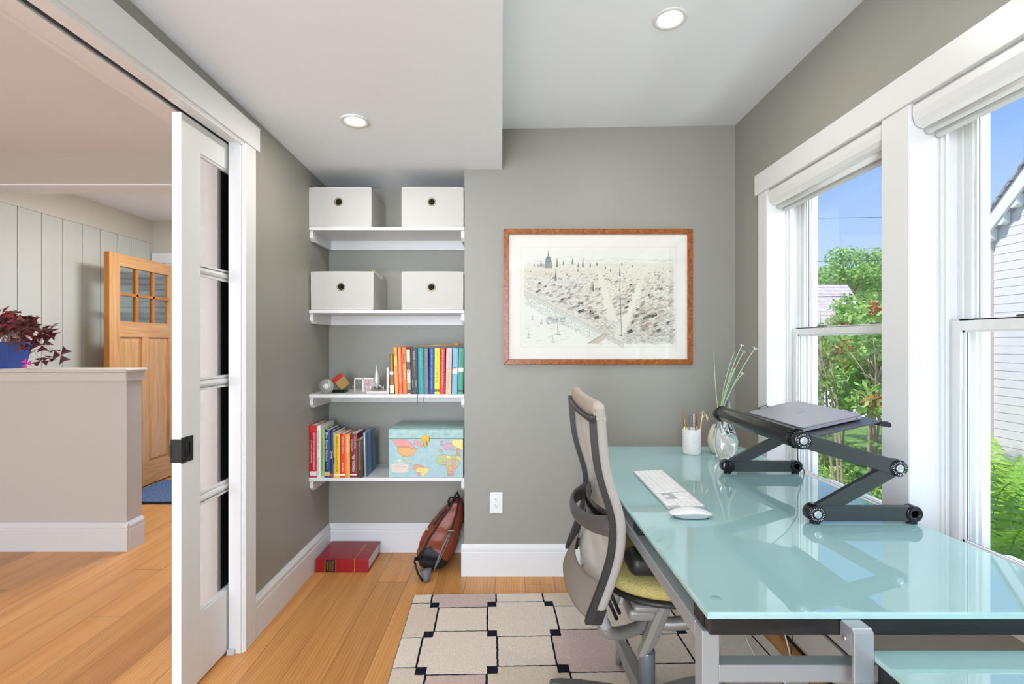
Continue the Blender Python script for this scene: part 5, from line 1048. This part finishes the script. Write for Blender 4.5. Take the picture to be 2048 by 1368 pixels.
# ================================================================ OFFICE CHAIR (faces the desk, seen from behind its left shoulder)
ch = thing('office_chair', 'grey office chair with mesh back and yellow seat pushed under the glass desk', 'chair', (.445, 1.60, .0135))
PO = [(1.094,.258),(1.05,.262),(.99,.266),(.92,.273),(.851,.290),(.795,.311),(.739,.320),(.68,.316),(.628,.304),(.572,.284),(.514,.262),(.475,.245)]
def pout(z_):
    for (z0,x0_),(z1,x1_) in zip(PO[:-1], PO[1:]):
        if z_ >= z1: f = (z0-z_)/(z0-z1); f = max(0, f); return x0_+(x1_-x0_)*f
    return PO[-1][1]
def smooth_out(z_): return sum(pout(min(1.094, max(.475, z_+d))) for d in (-.03,-.015,0,.015,.03))/5
m_frame = M('dark_grey_frame', (36,33,32), .45); m_band = M('grey_loop_plastic', (86,84,82), .42)
def mesh_fab(name, col, open_):
    m = bpy.data.materials.new(name); m.use_nodes = True; N = Nd(m); bb = N.n['Principled BSDF']; bb.inputs['Roughness'].default_value = .8
    bb.inputs['Base Color'].default_value = lin(col)+(1,); x, y, z_ = N.xyz(N.coord('Object')); k = 1150.0
    a = N.math('SINE', N.math('MULTIPLY', N.math('ADD', y, N.math('MULTIPLY', x, 1.0)), k)); c_ = N.math('SINE', N.math('MULTIPLY', z_, k)); h = N.math('MULTIPLY', a, c_)
    if open_: N.put(bb.inputs['Alpha'], N.math('SUBTRACT', 1.0, N.math('MULTIPLY', N.math('GREATER_THAN', h, .12), open_)))
    N.put(bb.inputs['Base Color'], N.mix(N.math('MULTIPLY', N.math('GREATER_THAN', h, .3), .35), lin(col), tuple(v*.45 for v in lin(col))))
    return m
m_mesh = mesh_fab('beige_back_mesh', 'EAE6DE', .4); m_meshs = mesh_fab('beige_edge_mesh', 'ADA69B', 0); m_felt = M('grey_felt', (140,132,122), .9, bump=.3, bscale=400, bdist=.0006); m_head = M('beige_headband_fabric', (186,174,160), .8, bump=.2, bscale=500)
YN, YF = 1.345, 1.865
def ytaper(z_): return .012*max(0,(.60-z_)/.12)
# front mesh sheet
def sheet(u, v):
    z_ = 1.060-(1.060-.500)*v; y = YN+.010+(YF-YN-.020)*u; bow = .016*math.sin(PI*u)
    return (smooth_out(z_)-.004-bow*.5, y, z_)
b = MB(); b.grid(sheet, 16, 40, 0); b.build('back_mesh', m_mesh, ch)
# wrapped mesh edge, near and far
for y0, sgn in ((YN, 1), (YF, -1)):
    b = MB(); prof = [(-.030,.012),(-.028,.003),(-.016,0),(-.006,.002),(0,.008),(.0005,.016),(-.006,.020),(-.030,.018)]
    def strip(u, v, y0=y0, sgn=sgn):
        z_ = 1.075-(1.075-.512)*v; k = u*8; i = int(k) % 8; f = k-int(k); a, c_ = prof[i], prof[(i+1) % 8]
        return (smooth_out(z_)+a[0]+(c_[0]-a[0])*f, y0+sgn*(a[1]+(c_[1]-a[1])*f), z_)
    b.grid(strip, 8, 44, 0); b.build('edge_mesh', m_meshs, ch)
    b = MB()
    def fr(u, v, y0=y0, sgn=sgn):
        z_ = 1.058-(1.058-.478)*v; q_ = [(-.046,.002),(-.028,.0005),(-.028,.022),(-.046,.020)]; k = u*4; i = int(k) % 4; f = k-int(k); a, c_ = q_[i], q_[(i+1) % 4]
        return (smooth_out(z_)+a[0]+(c_[0]-a[0])*f, y0+sgn*(a[1]+(c_[1]-a[1])*f), z_)
    b.grid(fr, 4, 44, 0, False); b.build('back_upright', m_frame, ch, 0)
    b = MB(); b.hexa([(smooth_out(z_)+x_, y0+sgn*y_, z_) for z_, in ((.476,),) for x_, y_ in ((-.030,0),(.000,.0),(.000,.024),(-.030,.022))]+[(smooth_out(z_)+x_, y0+sgn*y_, z_) for z_, in ((.518,),) for x_, y_ in ((-.029,0),(.001,.0),(.001,.024),(-.029,.022))])
    b.build('lower_cap', m_frame, ch, .002)
# top headband with rounded corners
b = MB()
def hb(u, v):
    # section loops from the near end to the far end
    y = YN+(YF-YN)*u; e_ = min(1, min(u, 1-u)/.045); top = 1.048+.046*math.sin(e_*PI/2)**.7; k = v*8; i = int(k) % 8; f = k-int(k)
    zb_ = 1.046; q_ = [(-.032,zb_),(-.033,(zb_+top)/2),(-.030,top-.006),(-.022,top),(-.010,top),(-.002,top-.007),(.001,(zb_+top)/2),(.0,zb_)]
    a, c_ = q_[i], q_[(i+1) % 8]; return (.262-.012*math.sin(PI*u)+a[0]+(c_[0]-a[0])*f, y, a[1]+(c_[1]-a[1])*f)
b.grid(hb, 30, 8, 0); b.build('headband', m_head, ch)
b = MB(); b.tube([(.262-.036-.012*math.sin(PI*i/14), YN-.001+(YF-YN+.002)*i/14, 1.043) for i in range(15)], .0105, 8, flat=(.9,.75,(0,0,1))); b.build('top_rail', m_frame, ch)
# loop handle / lumbar carrier behind the back
pts = [(.283,1.358,.745),(.262,1.395,.735),(.238,1.45,.722),(.214,1.53,.714),(.204,1.605,.712),(.210,1.68,.712),(.232,1.755,.708),(.262,1.81,.706),(.283,1.852,.706)]
def cat(pts, n=6):
    out = []; P = [Vector(p) for p in pts]; P = [P[0]*2-P[1]]+P+[P[-1]*2-P[-2]]
    for i in range(1, len(P)-2):
        for k in range(n):
            t = k/n; a, b_, c_, d = P[i-1], P[i], P[i+1], P[i+2]; out.append(.5*((2*b_)+(c_-a)*t+(2*a-5*b_+4*c_-d)*t*t+(3*b_-a-3*c_+d)*t**3))
    return out+[P[-2]]
cp = cat(pts); b = MB(); b.tube(cp, [1.35-.35*math.sin(PI*i/(len(cp)-1))**.5 if True else 1 for i in range(len(cp))], 14, flat=(.0095,.025,(0,0,1))); b.build('lumbar_loop', m_band, ch)
b = MB(); b.tube(cat([(.288,1.40,.735),(.262,1.5,.728),(.252,1.6,.722),(.262,1.7,.722),(.288,1.80,.715)]), 1, 10, flat=(.006,.034,(0,0,1))); b.build('lumbar_pad', m_gloss, ch)
for yy in (1.852,): b = MB(); b.tube(cat([(.292,yy-.03,.71),(.270,yy-.045,.64),(.246,yy-.035,.57),(.232,yy-.03,.51)]), .010, 8); b.build('spine_strut', m_frame, ch)
# felt sling across the lower back
BE = [(1.350,.232,.474),(1.42,.200,.472),(1.50,.183,.470),(1.60,.176,.470),(1.70,.180,.470),(1.78,.194,.471),(1.86,.228,.474)]
TE = [(1.350,.262,.590),(1.42,.240,.572),(1.50,.224,.556),(1.60,.214,.545),(1.70,.220,.540),(1.78,.238,.545),(1.86,.268,.56)]
def cv(L, t):
    k = t*(len(L)-1); i = min(int(k), len(L)-2); f = k-i; f2 = f*f*(3-2*f) if False else f
    P = [Vector(L[max(0,i-1)]), Vector(L[i]), Vector(L[i+1]), Vector(L[min(len(L)-1,i+2)])]; a, b_, c_, d = P
    return .5*((2*b_)+(c_-a)*f+(2*a-5*b_+4*c_-d)*f*f+(3*b_-a-3*c_+d)*f**3)
def sl(u, v):
    a, c_ = cv(TE, u), cv(BE, u); p = a+(c_-a)*v; return (p.y-.010*math.sin(PI*v)*math.sin(PI*u), p.x, p.z)
b = MB(); b.grid(sl, 36, 10, 0); b.build('lumbar_sling', m_felt, ch, solid=.004)
# seat cushion and pan
def seat(scale, z0, z1, pw=2.6, edge_r=.035):
    def fn(u, v):
        a = 2*PI*u; c_, s_ = math.cos(a), math.sin(a); e_ = 2/pw; X_, Y_ = math.copysign(abs(c_)**e_, c_), math.copysign(abs(s_)**e_, s_)
        t = v*PI-PI/2; r = (math.cos(t)**.42) if abs(math.cos(t)) > 1e-9 else 0; hz = math.sin(t); hz = math.copysign(abs(hz)**.9, hz)
        z_ = (z0+z1)/2+(z1-z0)/2*hz; drop = -.012*max(0, X_)**2*r
        return (.515+X_*.245*scale*r, 1.605+Y_*.240*scale*r, z_+drop+.004*(abs(Y_)**2)*r*(1 if hz > 0 else 0))
    return fn
def knit():
    m = bpy.data.materials.new('yellow_knit_fabric'); m.use_nodes = True; N = Nd(m); bb = N.n['Principled BSDF']; bb.inputs['Roughness'].default_value = .9
    vo = N.new('ShaderNodeTexVoronoi'); N.put(vo.inputs['Vector'], N.mapping(N.coord('Object'), (1,.6,1))); vo.inputs['Scale'].default_value = 330
    N.put(bb.inputs['Base Color'], N.mix(vo.outputs['Distance'], lin('D6C67E'), lin('A39458'))); N.put(bb.inputs['Normal'], N.bump(N.math('SUBTRACT', 1, vo.outputs['Distance']), .8, .002)); return m
b = MB(); b.grid(seat(1, .507, .578), 56, 20, 0); b.build('seat_cushion', knit(), ch)
b = MB(); b.grid(seat(.965, .492, .522), 48, 8, 0); b.build('seat_pan', m_frame, ch)
# recline mechanism
m_mech = M('warm_grey_casting', (150,146,140), .38, metal=.25)
b = MB(); b.tube(cat([(.262,1.40,.440),(.288,1.42,.412),(.33,1.46,.388),(.385,1.50,.378),(.43,1.52,.392),(.455,1.56,.42)]), 1, 12, flat=(.020,.018,(0,0,1))); b.build('support_arm', m_mech, ch)
b = MB(); b.tube(cat([(.262,1.80,.440),(.30,1.78,.412),(.35,1.73,.388),(.42,1.68,.392),(.455,1.63,.42)]), 1, 12, flat=(.020,.018,(0,0,1))); b.build('support_arm', m_mech, ch)
b = MB(); b.tube(cat([(.44,1.52,.385),(.50,1.50,.392),(.56,1.48,.412),(.60,1.46,.44)]), 1, 12, flat=(.020,.020,(0,0,1))); b.build('support_arm', m_mech, ch)
b = MB(); b.tube(cat([(.252,1.372,.500),(.262,1.392,.462),(.275,1.41,.43)]), 1, 10, flat=(.016,.016,(0,1,0))); b.build('back_hinge', M('pale_grey_plastic', (176,180,180), .4), ch)
b = MB(); b.rbox(.36,.47,1.50,1.72,.425,.480,.018,3); b.build('mechanism_housing', m_mech, ch)
b = MB(); b.rbox(.345,.44,1.43,1.52,.435,.470,.012,3); b.build('lever_pod', m_mech, ch); b = MB(); b.rbox(.355,.43,1.405,1.46,.475,.497,.009,3); b.build('tension_pod', m_mech, ch)
for dy in (0, .03): b = MB(); b.tube([(.285+dy*.5,1.43+dy,.50),(.315+dy*.5,1.46+dy,.43)], .006, 6); b.build('control_cable', m_blackm, ch)
# arm posts and pads
for sy, yc_ in ((1, 1.425), (-1, 1.785)):
    b = MB(); d_ = .024; pl = [((.395,1.46),.325),((.412,1.455),.360),((.446,1.435),.47),((.462,1.425),.55),((.468,1.422),.592)]
    sec_ = []
    for (x_, y_), z_ in pl:
        yy = y_ if sy > 0 else 3.21-y_; w2 = .023 if z_ > .34 else .019
        sec_.append([(x_-w2,yy-d_*.6,z_-.004),(x_-w2*.2,yy-d_*.75,z_),(x_+w2,yy-d_*.5,z_+.010),(x_+w2,yy+d_*.6,z_+.010),(x_-w2,yy+d_*.6,z_-.004)])
    vs_ = [p for s_ in sec_ for p in s_]; n = 5
    b.add(vs_, [(i*n+k,(i+1)*n+k,(i+1)*n+(k+1)%n,i*n+(k+1)%n) for i in range(len(sec_)-1) for k in range(n)]+[tuple(range(n)),tuple(range(len(vs_)-n,len(vs_)))[::-1]], 0, False)
    b.build('arm_post', m_mech, ch, .004)
    b = MB(); b.rbox(.335,.585,yc_-.052,yc_+.050,.590,.652,.027,5); b.build('arm_pad', m_blackm, ch)
# gas column, star base, casters
b = MB(); b.lathe([(.0,.075),(.0265,.075),(.0265,.244),(.0245,.249),(.0155,.249),(.0155,.43),(0,.43)], (.445,1.60,0), 32); b.build('gas_column', M('blue_grey_column', (128,134,140), .3, metal=.5), ch)
b = MB(); b.lathe([(0,.070),(.042,.070),(.046,.080),(.044,.105),(.034,.115),(.0,.115)], (.445,1.60,0), 32); b.build('base_hub', m_mech, ch)
for k in range(5):
    a = math.radians(165+72*k); d = Vector((math.cos(a), math.sin(a), 0)); n = Vector((-d.y, d.x, 0)); c0 = Vector((.445,1.60,0)); sec_ = []
    for r, w2, zt_, th_ in ((.030,.026,.106,.040),(.12,.030,.104,.034),(.22,.029,.100,.026),(.29,.025,.094,.020),(.325,.016,.088,.014)):
        p = c0+d*r; sec_.append([p-n*w2+Vector((0,0,zt_-th_)), p-n*w2+Vector((0,0,zt_-.008)), p-n*w2*.55+Vector((0,0,zt_)), p+n*w2*.55+Vector((0,0,zt_)), p+n*w2+Vector((0,0,zt_-.008)), p+n*w2+Vector((0,0,zt_-th_))])
    vs_ = [q_ for s_ in sec_ for q_ in s_]; m6 = 6; b = MB()
    b.add(vs_, [(i*m6+j,(i+1)*m6+j,(i+1)*m6+(j+1)%m6,i*m6+(j+1)%m6) for i in range(4) for j in range(m6)]+[tuple(range(m6)),tuple(range(len(vs_)-m6,len(vs_)))[::-1]]); lg = b.build('base_leg', m_band if k == 0 else m_mech, ch, .002)
    cpos = c0+d*(.275 if k == 4 else .30); tn = Vector((math.cos(a+1.1), math.sin(a+1.1), 0)); fz = .0145
    b = MB()
    for s_ in (-1, 1): b.cyl(cpos+tn*s_*.007+Vector((0,0,fz+.030)), cpos+tn*s_*.024+Vector((0,0,fz+.030)), .030, 24)
    b.cyl(cpos+Vector((0,0,fz+.030)), cpos+Vector((0,0,.090)), .008, 12); b.build('caster', M('caster_grey', (120,118,116), .35) if 'caster_grey' not in bpy.data.materials else bpy.data.materials['caster_grey'], ch)
# ================================================================ OUTSIDE
GZ = -.20
def ground_mat():
    m = bpy.data.materials.new('garden_ground'); m.use_nodes = True; N = Nd(m); bb = N.n['Principled BSDF']; bb.inputs['Roughness'].default_value = .95
    n = N.noise(N.coord('Object'), 14, 4, .7); N.put(bb.inputs['Base Color'], N.ramp(n, [(.35, lin('4E6A2C')), (.6, lin('7E9E4C'))])); return m
g = boxs((1.44, 9.0, -2.0, 8.6, GZ-.1, GZ)).build('garden_ground', ground_mat()); g['kind'] = 'structure'
g = boxs((1.4, 60, 8.6, 80, GZ-.1, GZ-.01), (9.0, 60, -8, 8.6, GZ-.1, GZ-.01)).build('street_ground', M('pale_paving', (206,202,198), .9, var=.1)); g['kind'] = 'structure'
def leafmesh(name, centres, n, size, mats, seed, flat=.0, up=.3, aspect=.55):
    r = random.Random(seed); b = MB()
    for k in range(n):
        c, rad = centres[r.randrange(len(centres))]
        d = Vector((r.gauss(0,1), r.gauss(0,1), r.gauss(0,1))).normalized(); p = Vector(c)+Vector((d.x*rad[0], d.y*rad[1], d.z*rad[2]))*(r.random()**.45)
        nn = Vector((r.gauss(0,1), r.gauss(0,1), abs(r.gauss(0,1))+up)).normalized(); u = nn.orthogonal().normalized(); u.rotate(Matrix.Rotation(r.uniform(0,6.28), 3, nn)); v = nn.cross(u)
        s_ = size*r.uniform(.6,1.3); b.add([p-u*s_, p+v*s_*aspect-nn*s_*.1-u*s_*.1, p+u*s_-nn*s_*.15, p-v*s_*aspect-nn*s_*.1-u*s_*.1], [(0,1,2,3)], r.randrange(len(mats)))
    return b
def leafmat(name, c, trans=.35):
    m = bpy.data.materials.new(name); m.use_nodes = True; N = Nd(m); bb = N.n['Principled BSDF']; bb.inputs['Base Color'].default_value = lin(c)+(1,); bb.inputs['Roughness'].default_value = .5
    t = N.new('ShaderNodeBsdfTranslucent'); t.inputs[0].default_value = tuple(min(1, v*1.3) for v in lin(c))+(1,); mx = N.new('ShaderNodeMixShader'); mx.inputs[0].default_value = trans
    N.l.new(bb.outputs[0], mx.inputs[1]); N.l.new(t.outputs[0], mx.inputs[2]); N.l.new(mx.outputs[0], N.n['Material Output'].inputs[0]); return m
m_l = [leafmat('leaf_bright_green', '9CC464'), leafmat('leaf_mid_green', '7FAA52'), leafmat('leaf_pale_green', 'B2D284')]
m_or = [leafmat('leaf_rust_orange', 'C4703C'), leafmat('leaf_coral', 'D8906A')]; m_pk = [leafmat('blossom_pale_pink', 'EBC6D2')]
m_bark = M('grey_brown_bark', (176,156,138), .9, var=.3, vscale=30)
rg = random.Random(21)
# shrub row seen through the far window: several many-stemmed shrubs
def shrub(x, y, h_, rad, seed, lab, orange):
    t = thing('flowering_shrub', lab, 'shrub', (x, y, GZ), 'shrubs outside the far window'); r = random.Random(seed); b = MB()
    for k in range(7):
        a = r.uniform(0,6.28); p0 = Vector((x+.24*math.cos(a), y+.24*math.sin(a), GZ)); p3 = Vector((x+rad*.7*math.cos(a), y+rad*.7*math.sin(a), GZ+h_*r.uniform(.75,.95)))
        mid = p0.lerp(p3,.45)+Vector((r.uniform(-.08,.08), r.uniform(-.08,.08), .1)); pts = cat([p0, mid, p0.lerp(p3,.75)+Vector((r.uniform(-.06,.06),0,0)), p3], 5)
        b.tube(pts, [.014*(1-.7*i/(len(pts)-1)) for i in range(len(pts))], 6)
        for q_ in range(4):
            s_ = pts[int(len(pts)*r.uniform(.3,.85))]; e_ = s_+Vector((r.uniform(-.3,.3), r.uniform(-.3,.3), r.uniform(.1,.35))); b.tube([s_, s_.lerp(e_,.5)+Vector((0,0,.03)), e_], [.009,.006,.003], 5)
    b.build('stems', m_bark, t)
    cs = []
    for k in range(26): a = r.uniform(0,6.28); q_ = r.random()**.5*rad; cs.append(((x+q_*math.cos(a), y+q_*math.sin(a), GZ+h_*(.40+.58*r.random())), (.2,.2,.17)))
    leafmesh('f', cs, 2600, .040, m_l, seed).build('foliage', m_l, t, raw=1)
    if orange: leafmesh('o', [(c, (.09,.09,.07)) for c, _ in cs[::3]], 420, .034, m_or, seed+1).build('coloured_leaves', m_or, t, raw=1); leafmesh('p', [(cs[4][0], (.10,.10,.08))], 60, .03, m_pk, seed+2).build('blossom', m_pk, t, raw=1)
shrub(3.30, 4.55, 1.86, .62, 1, 'large leafy shrub with orange new leaves outside the far window, at left', True)
shrub(3.72, 5.35, 1.86, .60, 2, 'leafy shrub with orange tips behind and right of the largest one outside', True)
shrub(4.40, 5.60, 1.9, .62, 3, 'greener shrub at the right edge of the far window view', True)
shrub(4.30, 6.70, 1.85, .70, 4, 'shrub farthest back beyond the far window', False)
# ground cover, white flowers
cv_ = [((x, y, GZ+.06), (.22,.22,.09)) for x in [1.9+.28*i for i in range(10)] for y in [2.9+.28*j for j in range(14)] if 1.2*x-.2 < y < 2.6*x+.4]
o = leafmesh('g', cv_, 9000, .024, m_l, 9).build('ground_cover', m_l, raw=1); tag(o, 'low bright green ground cover between the shrub stems outside the far window', 'ground cover', kind='stuff')
fw_ = thing('white_flower_clump', 'clump of white and cream flowers low among the ground cover outside', 'flowers', (2.52, 3.62, GZ))
leafmesh('w', [((2.50+.12*i, 3.55+.10*(i % 3), GZ+.26+.05*(i % 2)), (.07,.07,.06)) for i in range(5)], 150, .035, [0], 12).build('blossom', leafmat('white_petal', 'F4E4DE'), fw_, raw=1)
leafmesh('w', [((2.55+.10*i, 3.60, GZ+.14), (.10,.10,.12)) for i in range(4)], 260, .035, m_l, 13).build('foliage', m_l, fw_, raw=1)
# big tree, two further trees
def tree(x, y, h_, rad, n, seed, lab, leaf):
    t = thing('broadleaf_tree', lab, 'tree', (x, y, GZ), 'trees beyond the roof'); r = random.Random(seed); b = MB(); b.tube([(x,y,GZ),(x+.2,y,GZ+h_*.35),(x,y,GZ+h_*.55)], [.35,.28,.2], 10); cs = []
    for k in range(42):
        a = r.uniform(0,6.28); el = r.uniform(-.25,1.0); q_ = rad*r.uniform(.45,.95)
        c = Vector((x+q_*math.cos(a)*math.cos(el*.9), y+q_*math.sin(a)*math.cos(el*.9), GZ+h_*.56+q_*.78*math.sin(el))); cs.append((tuple(c), (rad*.24,rad*.24,rad*.15)))
        s_ = Vector((x,y,GZ+h_*r.uniform(.35,.55))); b.tube([s_, s_.lerp(c,.5)+Vector((0,0,-.2)), c], [.10,.06,.02], 5)
    b.build('branches', m_bark, t); leafmesh('t', cs, n, leaf, m_l, seed).build('foliage', m_l, t, raw=1)
tree(17.2, 25, 6.7, 3.5, 16000, 31, 'tall spreading green tree beyond the grey roof, centre of the far window', .10)
tree(22.5, 27, 6.2, 3.4, 9000, 32, 'green tree behind the tall one, at the right of the far window', .10)
tree(13.6, 27, 6.3, 3.0, 8000, 33, 'green tree at the left behind the grey roof', .10)
# distant house with pink-grey shingle roof
def shingles(name, c1, c2, sx, sz):
    m = bpy.data.materials.new(name); m.use_nodes = True; N = Nd(m); bb = N.n['Principled BSDF']; br = N.new('ShaderNodeTexBrick'); x, y, z_ = N.xyz(N.coord('Object'))
    N.put(br.inputs['Vector'], N.comb(N.math('ADD', x, y), z_, 0)); br.inputs['Color1'].default_value = lin(c1)+(1,); br.inputs['Color2'].default_value = lin(c2)+(1,); br.inputs['Mortar'].default_value = tuple(v*.6 for v in lin(c2))+(1,)
    br.inputs['Scale'].default_value = 1; br.inputs['Brick Width'].default_value = sx; br.inputs['Row Height'].default_value = sz; br.inputs['Mortar Size'].default_value = .012
    N.put(bb.inputs['Base Color'], br.outputs[0]); bb.inputs['Roughness'].default_value = .9; return m
dh = thing('distant_house', 'distant white house with a pinkish grey shingle roof behind the shrubs', 'house', (8, 15, GZ))
boxs((3,10.8,15.2,19,GZ,1.8)).build('walls', M('distant_white_wall', (236,232,228), .8), dh)
b = MB(); b.prism([(2.6,14.9,1.70),(11.15,14.9,1.70),(11.75,17,3.18),(2.6,17,3.18)], (0,.0,.12)); b.prism([(2.6,19.3,1.70),(12.3,19.3,1.70),(11.75,17,3.18),(2.6,17,3.18)], (0,0,.12)); b.add([(11.15,14.9,1.70),(12.3,19.3,1.70),(11.75,17,3.28)], [(0,1,2)]); b.build('roof', shingles('pink_grey_shingles', 'D2C6C4', 'C8BAB8', .35, .13), dh)
for i, (z0, z1) in enumerate(((3.28,3.24),(2.46,2.40),(2.34,2.30),(4.32,4.26))):
    o = MB().tube([(-4+k*1.36, 11.5, (z0+(z1-z0)*k/10)-.10*math.sin(PI*k/10)) for k in range(11)], .008 if i < 3 else .005, 5).build('utility_wire', M('wire_grey', (70,72,78), .6) if 'wire_grey' not in bpy.data.materials else bpy.data.materials['wire_grey'])
    tag(o, ('uppermost dark wire crossing the trees outside','middle dark wire crossing above the distant roof','lowest dark wire crossing in front of the distant roof','thin wire high against the blue sky outside the far window')[i], 'wire', 'overhead wires')
up = thing('utility_pole', 'wooden utility pole carrying the overhead wires', 'utility pole', (9.65, 11.5, GZ)); MB().cyl((9.65,11.5,GZ),(9.65,11.5,6.3),.11,12,0,.09).build('pole', m_bark, up)
boxs((9.60,9.70,10.8,12.2,5.2,5.3)).build('cross_arm', m_bark, up)
# neighbouring clapboard house with steep gable
nh = thing('clapboard_house', 'pale lavender clapboard house with steep gable outside the near window', 'house', (7, 4, GZ))
def clap():
    m = M('pale_clapboard', (226,222,226), .7, var=.03, vscale=3); return m
XH = 6.0; b = MB(); y1_, y0_ = 6.05, .9; yp = (y0_+y1_)/2; ze = 2.55; zp = ze+(y1_-yp)*1.09; z_ = GZ; e_ = .102
while z_ < zp:
    zt_ = min(z_+e_, zp); 
    def lim(zz): 
        if zz <= ze: return y0_, y1_
        k = (zz-ze)/1.09; return y0_+k, y1_-k
    a0, a1 = lim(z_); c0_, c1_ = lim(zt_)
    b.hexa([(XH-.008,a0,z_),(XH+.02,a0,z_),(XH+.02,a1,z_),(XH-.008,a1,z_),(XH-.004,c0_,zt_),(XH+.02,c0_,zt_),(XH+.02,c1_,zt_),(XH-.004,c1_,zt_)]); z_ += e_
b.box(XH,XH+5,y1_-.05,y1_,GZ,ze); b.box(XH,XH+5,y0_,y0_+.05,GZ,ze); b.build('clapboard_wall', clap(), nh)
b = MB(); b.box(XH-.045,XH+.06,y1_-.02,y1_+.11,GZ,ze+.02); b.build('corner_board', M('corner_board_tan', (206,196,192), .7), nh)
def rake(off0, off1, xa_, xb_, name, mt, y_ext=.30):
    for sg in (1, -1):
        ya_ = yp; yb_ = y1_+y_ext if sg > 0 else y0_-y_ext; zb0 = ze-(y_ext)*1.09
        b = MB(); b.hexa([(xa_,ya_,zp+off0),(xb_,ya_,zp+off0),(xb_,yb_,zb0+off0),(xa_,yb_,zb0+off0),(xa_,ya_,zp+off1),(xb_,ya_,zp+off1),(xb_,yb_,zb0+off1),(xa_,yb_,zb0+off1)]); b.build(name, mt, nh)
m_nt = M('neighbour_white_trim', (232,230,232), .6)
rake(.0,.22,XH-.12,XH-.08,'rake_board',m_nt); rake(.20,.215,XH-.08,XH+5,'soffit',m_nt); rake(.222,.265,XH-.15,XH+5,'roof',shingles('grey_roof', 'A8A6B0', '94929C', .3, .14)); 
# stepped brackets along the rake
for k in range(16):
    yy = y1_+.14-k*.155
    if yy < yp+.1: break
    zz = ze+(y1_-yy)*1.09; b = MB(); b.prism([(XH-.10,yy+.03,zz+.06),(XH-.10,yy+.03,zz-.045),(XH-.10,yy-.03,zz-.045),(XH-.10,yy-.055,zz-.02),(XH-.10,yy-.06,zz+.10)], (.085,0,0)); b.build('bracket', m_nt, nh)
# ferns under the near window
m_fern = [leafmat('fern_yellow_green', 'AED058', .4), leafmat('fern_green', '8CB84A', .4)]
def fern(x, y, seed, n, L_, lab):
    t = thing('fern', lab, 'fern', (x, y, GZ), 'ferns under the near window'); r = random.Random(seed)
    for k in range(n):
        a = 2*PI*k/n+r.uniform(-.2,.2); b = MB(); ln = L_*r.uniform(.8,1.15); d = Vector((math.cos(a), math.sin(a), 0)); sp = [Vector((x,y,GZ))+d*(ln*.50*t_**1.4)+Vector((0,0,ln*(1.02*t_-.44*t_*t_))) for t_ in [i/22 for i in range(23)]]
        for i in range(3, 22):
            tg = (sp[i+1]-sp[i-1]).normalized(); sd = tg.cross(Vector((0,0,1))).normalized(); w_ = .10*ln*math.sin(PI*(i/22)**.75)+.01
            for s_ in (-1, 1):
                e_ = sp[i]+sd*s_*w_+tg*w_*.35-Vector((0,0,r.uniform(.3,.7)*w_)); h_ = tg*(ln/22*.26)
                b.add([sp[i]-h_*.6, sp[i]+h_*.6, sp[i].lerp(e_,.6)+h_*.8, e_, sp[i].lerp(e_,.6)-h_*.8], [(0,1,2,3,4)], k % 2)
        b.tube(sp[:], .003, 4, 1); b.build('frond', m_fern, t, raw=1)
fern(2.46, 2.44, 1, 26, 1.2, 'largest bright yellow-green fern outside the near window')
fern(2.12, 1.92, 2, 20, .95, 'bright fern nearest the sill outside the near window')
fern(2.98, 3.05, 3, 20, 1.25, 'fern behind the largest one against the clapboard wall')
fern(3.55, 3.45, 4, 18, 1.25, 'farthest fern, at the foot of the clapboard wall')

# outside the front door: porch, pale wall and a shrub (mirrored in the open door's panes)
g = boxs((-9, 1.35, 4.86, 14, GZ-.1, -.03)).build('porch_ground', bpy.data.materials['pale_paving']); g['kind'] = 'structure'
b = MB()
for k in range(26): z0 = -.03+k*.11; b.hexa([(-6,9.2,z0),(3,9.2,z0),(3,9.3,z0),(-6,9.3,z0),(-6,9.215,z0+.11),(3,9.215,z0+.11),(3,9.3,z0+.11),(-6,9.3,z0+.11)])
g = b.build('wall_across_porch', bpy.data.materials['pale_clapboard']); g['kind'] = 'structure'
tree(-1.0, 12.5, 6.2, 2.6, 5000, 51, 'green tree outside the front door, mirrored in its panes', .10)
